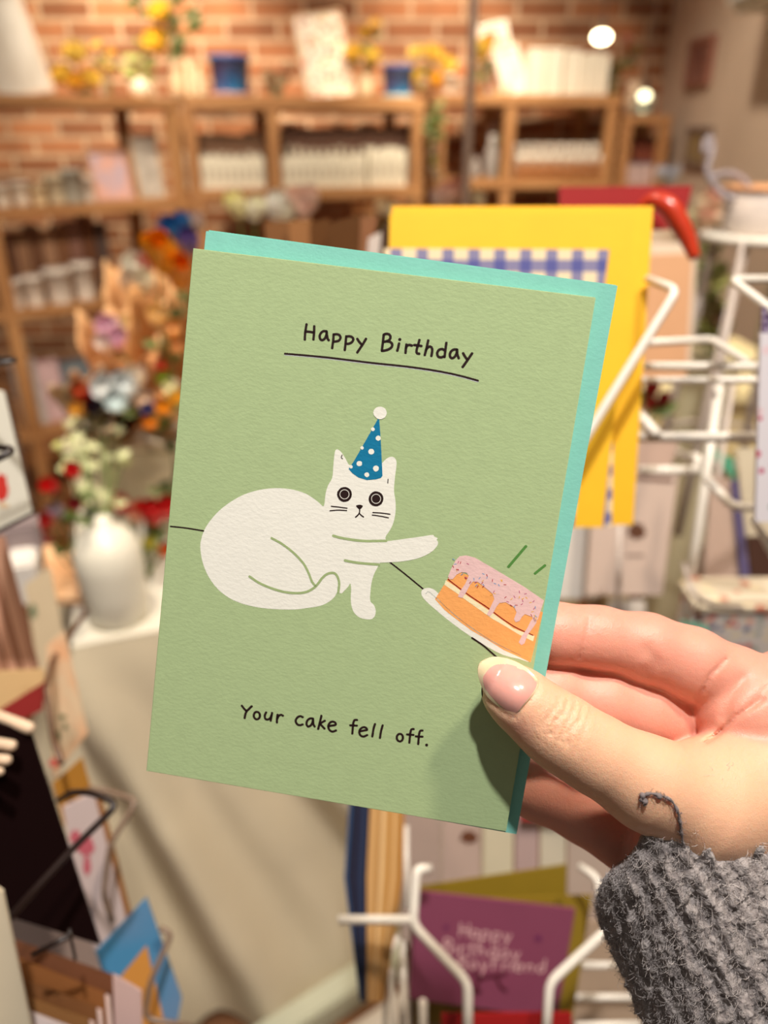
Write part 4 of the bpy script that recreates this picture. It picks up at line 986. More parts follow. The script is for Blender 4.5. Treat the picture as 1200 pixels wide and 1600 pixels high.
# ------------------------------------------------------------------ draped display table
def ground(u, v, h): return hit(u, v, (0, 0, h), (0, 0, 1))
T0 = ground(112, 1012, .75); fd = Vector((math.cos(.33), math.sin(.33), 0)); bd = Vector((-fd.y, fd.x, 0))
TW, TD = .60, .58
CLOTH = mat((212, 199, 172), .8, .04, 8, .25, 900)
def drape(O, w_, d_, h, hem, name, label, cat, flare=.13, amp=.03, freq=20, top=True, skew=4.0, seed=1, m=CLOTH):
    t = thing(name, label, cat, O)
    mb = MB(); vs = []; fs = []
    # perimeter: left side back->front, front left->right, right side front->back
    per = []; nS, nF = 40, 150
    for i in range(nS): per.append((O+bd*d_*(1-i/nS), -fd))
    for k in range(12): a = (k+.5)/12*math.pi/2; per.append((O, (-fd*math.cos(a)-bd*math.sin(a))))
    for i in range(nF): per.append((O+fd*w_*(i/nF), -bd))
    for k in range(12): a = (k+.5)/12*math.pi/2; per.append((O+fd*w_, (fd*math.sin(a)-bd*math.cos(a))))
    for i in range(nS+1): per.append((O+fd*w_+bd*d_*i/nS, fd))
    n = len(per); nt2 = 44; L_ = 0; S = [0]
    for i in range(1, n): L_ += (per[i][0]-per[i-1][0]).length+ (per[i][1]-per[i-1][1]).length*.06; S.append(L_)
    for j in range(nt2+1):
        t_ = j/nt2
        for i, (p, o_) in enumerate(per):
            s = S[i]; ph = s*freq-t_*skew+1.3*noise.noise(Vector((s*2.2, t_*1.2, seed)))*2.2
            f = (math.sin(ph)*.6+.4*math.sin(ph*1.9+1))*amp*min(1, t_*2.2)+.02*noise.noise(Vector((s*5, t_*3, seed+3)))*t_
            hm = hem+.02*math.sin(s*3)
            z = h-(h-hm)*t_
            rd = .012*(1-math.exp(-t_*30))
            q = Vector((p.x, p.y, 0))+o_*(rd+flare*t_**1.3+f); vs.append(Vector((q.x, q.y, z-.006*(t_ > 0))))
    for j in range(nt2):
        for i in range(n-1): fs.append((j*n+i, j*n+i+1, (j+1)*n+i+1, (j+1)*n+i))
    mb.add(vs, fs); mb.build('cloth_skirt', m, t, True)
    g = MB(); vs = []; fs = []; N_ = 24
    for i in range(N_+1):
        for j in range(N_+1):
            q = O+fd*w_*i/N_+bd*d_*j/N_; vs.append(Vector((q.x, q.y, h+.0035*noise.noise(Vector((q.x*7, q.y*7, 1))))))
    for i in range(N_):
        for j in range(N_): k = i*(N_+1)+j; fs.append((k, k+1, k+N_+2, k+N_+1))
    g.add(vs, fs); g.build('cloth_top', mat((242, 236, 220), .8, .04, 8, .25, 900), t, True)  # same cloth as the skirt; light from above is put into its paler colour
    return t
T0g = Vector((T0.x, T0.y, 0))
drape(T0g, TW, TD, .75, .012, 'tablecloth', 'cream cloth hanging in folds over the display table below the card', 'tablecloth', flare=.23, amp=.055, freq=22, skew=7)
tt = thing('display_table', 'display table hidden under the cream cloth', 'table', T0g)
rt = Matrix.Rotation(.33, 3, 'Z')
MB().box(T0g+fd*TW/2+bd*TD/2+Vector((0, 0, .728)), (TW-.02, TD-.02, .03), rt).build('tabletop', WOODX, tt)
for a in (.05, TW-.05):
    for b_ in (.05, TD-.05): MB().box(T0g+fd*a+bd*b_+Vector((0, 0, .357)), (.05, .05, .713), rt).build('leg', WOODZ, tt)
def ont(u, v, h=.755): return ground(u, v, h)
# cloth covered riser at the back of the table
Rp = ont(236, 800); 
RC = hit(180, 700, Rp, (0, 1, 0)); rl = hit(98, 700, Rp, (0, 1, 0)); rr = hit(420, 700, Rp, (0, 1, 0))
RH = rl.z
rz_ = thing('riser', 'beige cloth covered riser behind the white bottle', 'display riser', Vector(((rl.x+rr.x)/2, Rp.y+.13, .755)))
MB().box(Vector(((rl.x+rr.x)/2, Rp.y+.13, (.755+RH)/2)), (rr.x-rl.x, .26, RH-.755), bev=.012).build('body', mat((214, 202, 174), .8, .06, 10), rz_)
MB().box(Vector(((rl.x+rr.x)/2, Rp.y+.125, RH+.004)), (rr.x-rl.x+.02, .285, .012), bev=.005).build('cloth_top', mat((226, 216, 190), .8, .04, 10), rz_)
# ribbed bottle with flowering branch
bp_ = ont(186, 962); zb = depth(bp_); rb = px(50, zb); hb = px(158, zb)/CS*.93
single(MB().lathe([(.001, 0), (rb*.80, 0), (rb*.9, hb*.03), (rb*.93, hb*.3), (rb, hb*.55), (rb*.98, hb*.72), (rb*.80, hb*.86), (rb*.45, hb*.95), (rb*.22, hb*.98), (rb*.24, hb*1.04), (rb*.16, hb*1.04), (.001, hb*.98)], bp_, 48, ribs=0), 'bottle_vase', mat((234, 230, 214), .35, .02, 4, .6, 1, stretch=(1, 1, 260)), 'white ribbed bottle vase standing on the cream table', 'vase', smooth=True)
S0 = bp_+Vector((0, 0, hb*.9)); 
hd = []
for u, v, r_, c in ((118, 690, 15, (226, 222, 160)), (140, 712, 13, (210, 214, 150)), (105, 735, 14, (226, 226, 180)), (150, 668, 17, (224, 224, 196)), (170, 690, 15, (206, 212, 170)), (186, 676, 14, (214, 216, 176)), (128, 655, 15, (236, 232, 200)), (112, 668, 14, (230, 226, 190)), (192, 725, 16, (186, 186, 130)), (140, 745, 12, (150, 150, 100)), (158, 640, 13, (220, 222, 200)), (94, 700, 12, (214, 214, 150))):
    q = W(u, v, zb+random.uniform(-.03, .03))-bp_; hd.append((q.x, q.y, q.z, px(r_, zb), c))
bouquet(bp_, 'pale green and white flowering branch rising from the ribbed bottle', hd, (0, 0, hb*.86), 14, leafl=.03, leafm=mat((196, 198, 150), .6, .15), layers=2, name='flowering_branch')
# red roses around the bottle: loose wrapped bunches on the table
def bunch(base, heads, label, wrapc=None, leaves=8, leafm=None, name='flower_bunch', cat='flowers', layers=3, group=None, zoff=.04, wrapw=None, cup=.85):
    """heads given as sight-lines (u, v, depth, radius px, colour)"""
    hh = []
    for u, v, z, r_, c in heads:
        r_ = r_*(2.0 if wrapc else 1.6); q = W(u, v, z)-base; hh.append((q.x, q.y, q.z, px(r_, z), c, 6))
    t = bouquet(base, label, hh, (0, 0, .005), leaves, group, cat, name, leafm, .04, layers, cup)
    if wrapc:
        c = sum((Vector(h[:3]) for h in hh), Vector())/len(hh); ax = c.normalized(); e1 = ax.orthogonal().normalized(); e2 = ax.cross(e1); L_ = c.length; wr_ = wrapw or max((Vector(h[:3])-c).length+h[3] for h in hh)*1.05
        m = MB(); vs = []; fs = []; n = 36; K = 9
        e1 = Vector((0, 1, 0)); e1 = (e1-ax*e1.dot(ax)).normalized(); e2 = ax.cross(e1)
        for sgn, sw, top_ in ((1, 2.1, .98), (-1, 1.3, .5)):
            k0 = len(vs)
            for k in range(K+1):
                f = k/K*top_
                for i in range(n+1):
                    a = sw*(2*i/n-1); g_ = noise.noise(Vector((a*2+base.x*9, f*3, sgn+base.y*7)))
                    r_ = .012+wr_*f**.8*(1+.45*g_*f+.10*math.sin(a*7)*f)
                    vs.append(ax*(f*L_*(1-.10*abs(a)**1.2/sw*(top_ > 1)+.25*g_*f))+(e1*math.cos(a)*sgn+e2*math.sin(a))*r_)
            for k in range(K):
                for i in range(n): fs.append((k0+k*(n+1)+i, k0+k*(n+1)+i+1, k0+(k+1)*(n+1)+i+1, k0+(k+1)*(n+1)+i))
        m.add(vs, fs); o = m.build('paper_wrap', mat(wrapc, .7, .1, 30, .4, 60), t, True, local=True)
        sm = o.modifiers.new('thickness', 'SOLIDIFY'); sm.thickness = .0012
    return t
RED = (214, 18, 18); DR = (150, 18, 20)
bunch(ont(128, 905), [(115, 738, 1.20, 13, RED), (82, 762, 1.20, 13, RED), (117, 790, 1.20, 12, DR), (70, 816, 1.18, 15, (196, 24, 22)), (72, 842, 1.18, 11, DR), (92, 800, 1.22, 12, (170, 150, 160)), (145, 806, 1.33, 12, (176, 160, 180)), (100, 850, 1.28, 10, (200, 130, 60))], 'red roses and lilac sprigs left of the white bottle', None, 10, name='rose_bunch')
bunch(ont(232, 905), [(194, 793, 1.42, 14, RED), (240, 808, 1.4, 18, (200, 16, 14)), (226, 800, 1.42, 12, RED), (262, 800, 1.42, 16, RED), (216, 812, 1.4, 10, (220, 160, 130)), (236, 850, 1.38, 10, (190, 180, 50)), (262, 860, 1.36, 12, (214, 110, 30))], 'bright red roses with greenery right of the white bottle', None, 8, name='rose_bunch')
# wooden board and tissue box beside the bottle
bb = MB(); q = [ont(74, 935, .775), ont(150, 930, .775), ont(118, 850, .80), ont(66, 850, .80)]; bb.slab(q, .018, (0, -.1, 1))
single(bb, 'serving_board', wood((244, 196, 150), (226, 170, 122), 'x'), 'pale wooden board lying on the table left of the bottle', 'board', bevel=.003)
def qslab(pts, z0, nrm, th=.003):
    P0 = W(sum(p[0] for p in pts)/len(pts), sum(p[1] for p in pts)/len(pts), z0)
    return MB().slab([hit(p[0], p[1], P0, nrm) for p in pts], th, nrm)
def cardthing(pts, z0, nrm, label, c, name='greeting_card', cat='card', group=None, th=.0025, env_=None, pm=None, off=(4, -3)):
    P0 = W(sum(p[0] for p in pts)/len(pts), sum(p[1] for p in pts)/len(pts), z0); nrm = Vector(nrm).normalized()
    if nrm.dot(EYE-P0) < 0: nrm = -nrm
    cs = [hit(p[0], p[1], P0, nrm) for p in pts]; base = sum(cs, Vector())/len(cs); base.z = min(p.z for p in cs)
    # local frame: x along the top edge, z the card normal, so printed patterns follow the card
    xa = (cs[1]-cs[0]).normalized(); ya = nrm.cross(xa)
    M = Matrix.Translation(base) @ Matrix(((xa.x, ya.x, nrm.x), (xa.y, ya.y, nrm.y), (xa.z, ya.z, nrm.z))).to_4x4()
    t = thing(name, label, cat, group=group, M=M)
    MB().slab(cs, th*.3, nrm).build('front_panel', pm or mat(c, .65, .03, 40, .1, 600), t)
    MB().slab([p-nrm*th*.6 for p in cs], th*.3, nrm).build('back_panel', mat(c, .65, .03, 40, .1, 600), t)
    if env_:
        es = [hit(p[0]+off[0], p[1]+off[1], P0-nrm*th*1.3, nrm) for p in pts]
        MB().slab(es, .0008, nrm).build('envelope', mat(env_, .65, .03), t)
    return t, P0, nrm
def printon(t, P0, nrm, shapes, m, name='print', lift=.0004, label=None):
    """flat printed shapes on a card front: polygons given by sight lines"""
    mb = MB(); inv = t.matrix_basis.inverted()
    for s in shapes:
        vs = [hit(u, v, P0+nrm*lift, nrm) for u, v in s]; mb.add(vs, [tuple(range(len(vs)))])
    o = mb.build(name, m, t)
    if label: o['label'] = label
    return o
def blobpts(u, v, ru, rv, n=14, w_=.15): return [(u+math.cos(6.2832*i/n)*ru*(1+w_*math.sin(i*2.3)), v+math.sin(6.2832*i/n)*rv*(1+w_*math.cos(i*3.1))) for i in range(n)]
def ribbon_px(pts, w_):
    out = []; pts = smoothline([Vector((p[0], p[1], 0)) for p in pts], 4)
    a_, b_ = [], []
    for i, p in enumerate(pts):
        t = (pts[min(i+1, len(pts)-1)]-pts[max(i-1, 0)]).normalized(); a_.append((p.x-t.y*w_/2, p.y+t.x*w_/2)); b_.append((p.x+t.y*w_/2, p.y-t.x*w_/2))
    return [[a_[i], a_[i+1], b_[i+1], b_[i]] for i in range(len(pts)-1)]
UP = (0, -1, .12)
# wrapped bouquets behind, on the riser and the shelf table
def onr(u): 
    P = hit(u, 690, (0, Rp.y+.10, 0), (0, 1, 0)); return Vector((P.x, P.y, RH+.012))
KR = (232, 186, 136)
bunch(onr(258), [(262, 412, 1.30, 27, (255, 166, 10)), (282, 436, 1.30, 22, (250, 146, 5)), (246, 400, 1.31, 18, (255, 184, 30))], 'large orange tulip beside the left edge of the green card', None, 6, name='tulip', layers=2, cup=1.3)
bunch(onr(285)+Vector((0, .05, 0)), [(270, 368, 1.45, 17, (40, 110, 170)), (290, 352, 1.45, 12, (60, 130, 190)), (298, 385, 1.45, 16, (120, 96, 160)), (310, 352, 1.5, 12, (206, 186, 180))], 'blue and purple flowers above the orange tulip', None, 6, name='flower_bunch')
bunch(onr(215)+Vector((0, .05, 0)), [(212, 428, 1.5, 16, (246, 236, 222)), (226, 448, 1.5, 13, (240, 226, 206)), (205, 446, 1.5, 12, (236, 214, 196)), (232, 415, 1.5, 10, (220, 60, 40))], 'white blooms in a kraft paper cone left of the tulip', KR, 5, wrapw=.06)
bunch(onr(205)+Vector((0, 0, 0)), [(178, 520, 1.42, 15, (226, 190, 206)), (190, 535, 1.41, 13, (216, 176, 196)), (172, 540, 1.42, 12, (240, 222, 214)), (205, 515, 1.44, 12, (246, 220, 180))], 'lilac tulips in a crumpled kraft wrap', KR, 4, wrapw=.06)
bunch(onr(262)+Vector((0, -.02, 0)), [(268, 520, 1.36, 12, (236, 190, 130)), (250, 500, 1.38, 13, (240, 206, 150)), (280, 545, 1.36, 10, (220, 170, 110))], 'dried peach blooms in a kraft wrap at the card edge', (214, 160, 104), 4, wrapw=.07)
bunch(onr(190)+Vector((0, -.03, 0)), [(170, 610, 1.30, 17, (244, 244, 240)), (200, 606, 1.30, 17, (236, 244, 244)), (186, 628, 1.29, 15, (226, 240, 240)), (216, 590, 1.31, 13, (240, 220, 200)), (225, 625, 1.3, 12, (230, 210, 190))], 'white and pale blue blossoms on the riser', (200, 140, 90), 4, wrapw=.05)
bunch(onr(140), [(128, 612, 1.3, 12, (214, 110, 60)), (140, 630, 1.3, 12, (190, 50, 40)), (150, 636, 1.29, 11, (40, 26, 40)), (126, 640, 1.3, 9, (236, 190, 80))], 'small orange, red and near black blooms at the riser corner', (226, 200, 166), 4, wrapw=.04)
bunch(onr(262)+Vector((0, -.06, 0)), [(236, 640, 1.24, 11, (60, 66, 130)), (258, 636, 1.24, 14, (240, 176, 40)), (238, 660, 1.24, 12, (236, 170, 60)), (272, 606, 1.25, 12, (246, 234, 200)), (280, 622, 1.25, 11, (240, 190, 60)), (256, 592, 1.26, 12, (160, 170, 50)), (250, 575, 1.27, 10, (214, 90, 60))], 'yellow, blue and white meadow flowers beside the card', None, 16)
bunch(ont(262, 830)+Vector((0, .02, 0)), [(270, 700, 1.38, 9, (120, 130, 80)), (280, 730, 1.38, 9, (130, 136, 90)), (262, 760, 1.38, 8, (110, 120, 70))], 'dark green foliage against the beige riser', None, 16, leafm=mat((110, 116, 70), .6, .15))
single(MB().box(ont(238, 760, .76)+Vector((-.02, .03, .03)), (.05, .03, .06)), 'soap_bar', mat((196, 170, 180), .5, .06), 'small lilac packet leaning on the beige riser', 'packet', bevel=.004)

# ------------------------------------------------------------------ flowers and kraft cards behind the held card
for i, (hs, lb) in enumerate((([(374, 330, 16, (246, 232, 180)), (398, 336, 15, (246, 240, 214)), (430, 332, 17, (250, 246, 232)), (446, 338, 14, (246, 240, 220))], 'white paper flowers behind the kraft cards'),
                 ([(462, 322, 15, (244, 206, 190)), (484, 320, 15, (246, 210, 196)), (474, 334, 14, (240, 198, 186))], 'pink paper flowers behind the kraft cards'),
                 ([(580, 336, 9, (226, 180, 130)), (598, 330, 10, (236, 214, 180)), (560, 332, 8, (190, 130, 80)), (614, 336, 9, (240, 226, 200))], 'small cream buds left of the yellow card'),
                 ([(700, 312, 14, (240, 196, 180)), (716, 304, 13, (236, 180, 160)), (684, 316, 10, (226, 200, 190)), (748, 318, 10, (236, 220, 190))], 'pink blossoms above the yellow card'))):
    z = 1.55; P = hit(hs[0][0], 470, (0, W(450, 400, z).y, 0), (0, 1, 0))
    t = bunch(Vector((P.x, P.y, .95)), [(u, v, z, r_, c) for u, v, r_, c in hs], lb, None, 4, name='paper_flower_bunch', layers=2)
    q = Vector((P.x, P.y, 0)); hgt = .95
    single(MB().lathe([(.001, 0), (.045, 0), (.052, hgt-.02), (.048, hgt+.02), (.040, hgt+.02), (.001, hgt)], q, 20), 'floor_vase', mat((206, 190, 160), .6, .06), ['tall floor vase under the white paper flowers', 'tall floor vase under the pink paper flowers', 'tall floor vase under the small cream buds', 'tall floor vase under the pink blossoms'][i], 'vase', smooth=True)
KC = ((126, 80, 36), (150, 100, 54), (104, 62, 20), (100, 60, 20), (140, 92, 58))
for i, (pts, z0, nr, lb) in enumerate((([(413, 347), (455, 345), (455, 430), (418, 430)], .62, (.15, -1, .1), 'kraft envelope at the left end of the row behind the card'),
        ([(452, 345), (487, 342), (485, 430), (452, 430)], .615, (.3, -1, .1), 'lighter kraft envelope, second in the row'),
        ([(484, 348), (513, 340), (511, 430), (484, 430)], .60, (-.5, -1, .1), 'darker kraft envelope in the middle of the row'),
        ([(513, 349), (562, 335), (558, 430), (512, 430)], .585, (-.5, -1, .1), 'dark angled kraft envelope with a pale fold'),
        ([(558, 338), (591, 338), (572, 430), (552, 430)], .59, (.4, -1, .1), 'kraft envelope at the right end of the row'))):
    cardthing(pts, z0, nr, lb, KC[i], 'kraft_envelope', 'envelope', None)
cardthing([(576, 372), (596, 362), (590, 440), (570, 440)], .57, (.1, -1, .1), 'narrow white card between the kraft row and the yellow card', (214, 200, 190))
cardthing([(600, 354), (612, 346), (606, 440), (592, 440)], .60, (.6, -1, .1), 'dark brown card edge beside the yellow card', (74, 50, 30))

# ------------------------------------------------------------------ yellow gingham cards
YL = (252, 192, 36)
GING = gingham((236, 214, 176), (132, 126, 160), (84, 86, 150), .0145)
t, P0, nr = cardthing([(609, 334), (993, 334), (942, 824), (600, 824)], .440, (0, -1, .30), 'yellow card with a blue gingham panel behind the held card', YL, th=.003)
ip = [hit(u, v, P0+nr*.0005, nr) for u, v in ((600, 388), (952, 390), (896, 830-8), (596, 830-8))]
MB().slab(ip, .0004, nr).build('gingham_panel', GING, t)
t, P0, nr = cardthing([(612, 322), (1021, 322), (989, 820), (600, 820)], .452, (0, -1, .30), 'second yellow card, sticking out to the right behind the gingham one', (252, 192, 36), th=.003)
ip = [hit(u, v, P0+nr*.0005, nr) for u, v in ((890, 690), (958, 690), (956, 823), (870, 823))]
MB().slab(ip, .0004, nr).build('gingham_panel', GING, t)
# red card and shiny red ribbon
cardthing([(874, 292), (1082, 290), (1066, 356), (874, 370)], .56, (0, -1, .25), 'bright red card above and behind the yellow cards', (150, 4, 6))
rb_ = MB(); pts = smoothline([W(1000, 326, .55), W(1020, 314, .545), W(1044, 322, .54), W(1060, 346, .54), W(1074, 372, .54), W(1086, 404, .54)], 6)
rb_.tube(pts, [.003+.0045*math.sin(math.pi*(i+2)/(len(pts)+3)) for i in range(len(pts))], 12)
single(rb_, 'ribbon_loop', mat((186, 50, 20), .35, .1, 60, coat=.6), 'glossy orange red ribbon curling beside the red card', 'ribbon', smooth=True)
# ------------------------------------------------------------------ white wire rack
RW = mat((232, 224, 212), .3, .02, 20, coat=.3)
rackP = W(1080, 700, .52); rack = thing('card_rack', 'white wire card rack behind the held card', 'rack', (rackP.x, rackP.y, .62))
def wire(pts, r_px, rk, m, sub=4, name='wire'):
    P_ = [W(*p) for p in pts]; r_ = r_px*.5*pts[0][2]/FPX
    # rounded bends
    out = [P_[0]]
    for i in range(1, len(P_)-1):
        a, b_, c = P_[i-1], P_[i], P_[i+1]; k = min(.006, (a-b_).length*.4, (c-b_).length*.4)
        p1, p2 = b_+(a-b_).normalized()*k, b_+(c-b_).normalized()*k
        for j in range(5): f = j/4; out.append(p1*(1-f)**2+b_*2*f*(1-f)+p2*f*f)
    out.append(P_[-1])
    MB().tube(out, r_, 10).build(name, m, rk, True)
for pts, w_ in (([(1012, 436, .44), (1058, 453, .42), (925, 668, .425), (800, 870, .43)], 14),
    ([(1006, 536, .48), (1112, 530, .52), (1190, 580, .47), (1330, 580, .46)], 12), ([(1000, 572, .47), (1190, 573, .47), (1330, 573, .47)], 13), ([(1000, 594, .47), (1190, 594, .46), (1330, 594, .46)], 11),
    ([(992, 640, .48), (1026, 680, .46)], 17), ([(996, 683, .47), (1190, 683, .45), (1330, 683, .45)], 17),
    ([(1330, 436, .46), (1142, 437, .42), (1200, 480, .40), (1260, 530, .39)], 13),
    ([(1000, 735, .60), (1092, 735, .60)], 15), ([(1104, 748, .52), (1145, 792, .50), (1200, 792, .50)], 14), ([(1178, 812, .46), (1215, 880, .44)], 12),
    ([(1068, 880, .62), (1080, 925, .60), (1108, 945, .58), (1160, 950, .58)], 8),
    ([(1068, 715, .62), (1092, 712, .60), (1086, 740, .60)], 12),
    ([(1125, 600, .62), (1062, 1020, .66)], 15), ([(1145, 600, .66), (1080, 1020, .70)], 8), ([(968, 820, .70), (965, 1000, .74)], 8), ([(1160, 380, .66), (1118, 620, .62)], 9)):
    wire(pts, w_, rack, RW if w_ > 9 else mat((196, 182, 172), .4, .03))
low = thing('card_rack', 'white wire card rack at the bottom holding the purple birthday card', 'rack', (W(740, 1600, .5).x, W(740, 1600, .5).y, .62))
for pts, w_ in (([(528, 1437, .47), (643, 1437, .47)], 14), ([(672, 1357, .48), (651, 1358, .475), (645, 1445, .47), (731, 1535, .455), (731, 1680, .45)], 15),
    ([(1010, 1400, .48), (946, 1455, .46), (859, 1535, .455), (849, 1680, .45)], 14), ([(905, 1353, .50), (935, 1372, .49), (940, 1440, .48)], 11),
    ([(900, 1508, .55), (1010, 1508, .55)], 11), ([(895, 1558, .55), (1010, 1558, .55)], 11), ([(1000, 1600, .5), (900, 1602, .5)], 10),
    ([(634, 1290, .56), (636, 1420, .54)], 9), ([(622, 1462, .52), (604, 1500, .51), (600, 1680, .50)], 8), ([(632, 1470, .52), (626, 1680, .50)], 12), ([(640, 1480, .53), (641, 1680, .52)], 7), ([(612, 1515, .50), (618, 1680, .50)], 9), ([(655, 1550, .52), (661, 1560, .51), (661, 1680, .50)], 14)):
    wire(pts, w_, low, RW)
# cards in the lower rack
def edge_slab(xs_, z0, z1, m, name, label, group):
    """a card standing edge-on: outline down its near edge, carried straight back"""
    mb = MB(); vs = []; n = len(xs_)
    for (xl, xr, y) in xs_:
        for z, u in ((z0, xl), (z0, xr), (z1, xl+(620-xl)*.02), (z1, xr+(620-xr)*.02)):
            q = W(u, y, z0); q = q+Vector((0, 1, .0))*(z-z0); vs.append(q)
    fs = []
    for i in range(n-1):
        a = i*4; b_ = a+4
        fs += [(a, a+1, b_+1, b_), (a+2, b_+2, b_+3, a+3), (a, b_, b_+2, a+2), (a+1, a+3, b_+3, b_+1)]
    fs += [(0, 2, 3, 1), ((n-1)*4, (n-1)*4+1, (n-1)*4+3, (n-1)*4+2)]
    mb.add(vs, fs); return single(mb, name, m, label, 'card', group)
def fan(n, top, mid, bot, cols, name, label, group):
    for i in range(n):
        f0, f1 = i/n, (i+.86)/n
        L = lambda r_, f: r_[0]+(r_[1]-r_[0])*f
        edge_slab([(L(top, f0), L(top, f1), 1230), (L(mid, f0), L(mid, f1), 1372), (L(bot, f0), L(bot, f1), 1565)], .50+.0006*i, .60, mat(cols[i % len(cols)], .6, .08, 20), name, label, group)
fan(6, (548, 580), (538, 573), (562, 573), [(40, 70, 110), (26, 28, 50), (36, 36, 60), (30, 34, 60), (44, 58, 90), (28, 34, 60)], 'navy_card', 'navy blue card seen edge on in the lower rack', 'navy cards seen edge on')
fan(9, (580, 634), (573, 630), (574, 602), [(206, 156, 96), (222, 176, 116), (190, 136, 72), (236, 196, 140), (214, 164, 100), (196, 140, 70), (226, 180, 120), (200, 146, 80), (180, 124, 56)], 'kraft_envelope', 'tan envelope seen edge on beside the navy cards', 'tan envelopes seen edge on')
OL = (132, 108, 16)
cardthing([(642, 1388), (886, 1352), (878, 1600), (640, 1600)], .545, (0, -1, .45), 'olive envelope standing behind the purple card', OL, 'olive_envelope', 'envelope')
cardthing([(655, 1408), (925, 1400), (893, 1600), (645, 1600)], .525, (0, -1, .45), 'nearer olive envelope directly behind the purple card', (136, 110, 20), 'olive_envelope', 'envelope')
t, P0, nr = cardthing([(648, 1392), (899, 1421), (871, 1592), (639, 1560)], .508, (0, -1, .45), 'purple birthday card with pale lettering in the lower rack', (140, 66, 96), pm=mat((126, 62, 86), .5, .04, 30))
G = {'H': [[(0, 0), (0, 1)], [(.6, 0), (.6, 1)], [(0, .5), (.6, .5)]], 'a': [[(.5, .5), (.2, .45), (0, .75), (.2, 1), (.5, .8)], [(.5, .45), (.55, 1)]], 'p': [[(0, .45), (0, 1.4)], [(0, .5), (.4, .45), (.5, .7), (.3, 1), (0, .95)]],
     'y': [[(0, .45), (.25, .95)], [(.5, .45), (.1, 1.4)]], 'B': [[(0, 0), (0, 1), (.5, .9), (.5, .6), (.05, .5), (.45, .3), (.4, .05), (0, 0)]], 'i': [[(0, .45), (0, 1)], [(0, .15), (0, .22)]], 'r': [[(0, .45), (0, 1)], [(0, .65), (.2, .47), (.4, .5)]],
     't': [[(.15, .1), (.15, .95), (.35, 1)], [(-.05, .4), (.4, .4)]], 'h': [[(0, 0), (0, 1)], [(0, .65), (.25, .47), (.45, .65), (.45, 1)]], 'd': [[(.5, 0), (.5, 1)], [(.5, .55), (.2, .47), (0, .75), (.2, 1), (.5, .85)]], 'o': [[(.25, .45), (0, .7), (.2, 1), (.5, .8), (.45, .5), (.25, .45)]],
     'f': [[(.5, .05), (.25, .05), (.15, .3), (.12, 1)], [(-.05, .45), (.4, .45)]], 'e': [[(.02, .72), (.48, .68), (.4, .47), (.15, .47), (0, .75), (.15, 1), (.5, .95)]], 'n': [[(0, .45), (0, 1)], [(0, .65), (.25, .47), (.45, .65), (.45, 1)]]}
sh = []
for word, u, v, s, slope in (('Happy', 718, 1442, 21, .10), ('Birthday', 693, 1466, 22, .10), ('Boyfriend', 716, 1492, 21, .05)):
    for ch in word:
        for st in G[ch]: sh += ribbon_px([(u+x*s+s*.12*(1-y), v+y*s+(x*s)*slope) for x, y in st], 2.6)
        adv = s*(.33 if ch == 'i' else .62 if ch in 'rt' else .82); u += adv; v += adv*slope
printon(t, P0, nr, sh, mat((214, 170, 170), .5, .03), 'lettering', label='pale handwritten words Happy Birthday Boyfriend')
printon(t, P0, nr, ribbon_px([(740, 1518), (750, 1528), (772, 1525), (792, 1522)], 5)+ribbon_px([(752, 1528), (744, 1542), (750, 1550), (738, 1550)], 5)+ribbon_px([(776, 1528), (782, 1542), (792, 1549)], 5), mat((76, 22, 34), .5, .03), 'bow_print')
printon(t, P0, nr, [blobpts(697, 1449, 4, 4)]+[blobpts(841, 1466, 6, 5)], mat((104, 40, 80), .5, .03), 'dot_print')
cardthing([(690, 1586), (893, 1584), (900, 1700), (690, 1700)], .47, (0, -1, .45), 'red card at the bottom edge below the purple card', (150, 8, 8))
# pale cards in the row behind
for i, (u0, u1, v0, c, lb) in enumerate(((628, 690, 1262, (186, 164, 152), 'greyish pink card in the back row with a brown spot'), (692, 752, 1275, (196, 172, 160), 'blush card in the back row below the held card'), (756, 803, 1280, (214, 204, 176), 'cream card in the back row below the turquoise envelope'), (806, 842, 1278, (186, 160, 156), 'mauve card in the back row below the fingers'), (845, 885, 1290, (210, 200, 178), 'cream card in the back row left of the sleeve'), (888, 990, 1300, (190, 170, 156), 'beige card in the back row beside the sleeve'))):
    t, P0, nr = cardthing([(u0, v0-30), (u1, v0-30), (u1-3, 1500), (u0-3, 1500)], .62, (0, -1, .3), lb, c)
    if i == 1: printon(t, P0, nr, [blobpts(733, 1308, 14, 10)], mat((110, 66, 44), .6, .1), 'brown_print')
cardthing([(815, 1262), (905, 1262), (905, 1284), (815, 1282)], .60, (0, -1, .3), 'strip of red card showing just right of the turquoise envelope', (176, 16, 24))
cardthing([(895, 1440), (1010, 1440), (1010, 1680), (890, 1680)], .60, (0, -1, .4), 'taupe backing card behind the right rungs of the lower rack', (170, 146, 124))
cardthing([(640, 1545), (745, 1560), (760, 1700), (640, 1700)], .53, (0, -1, .45), 'brownish card under the purple card', (160, 128, 96))
# white floor plinth rail below the table
q0, q1 = ground(610, 1492, .06), ground(425, 1612, .06); dd = (q1-q0).normalized(); nn = Vector((dd.y, -dd.x, 0))
pm_ = MB(); cen = (q0+q1)/2; ang = math.atan2(dd.y, dd.x); Rz = rotz(ang)
t = thing('floor_plinth', 'white low plinth with a rail in front of the tablecloth hem', 'plinth', (cen.x, cen.y, 0))
MB().box(Vector((cen.x, cen.y, .035)), (.55, .045, .07), Rz, .004).build('rail', mat((206, 208, 184), .5, .03), t)
if nn.y > 0: nn = -nn
c2_ = cen+nn*.17+dd*-.10
MB().box(Vector((c2_.x, c2_.y, .012)), (.5, .24, .024), Rz, .004).build('base_panel', mat((236, 226, 212), .6, .03), t)
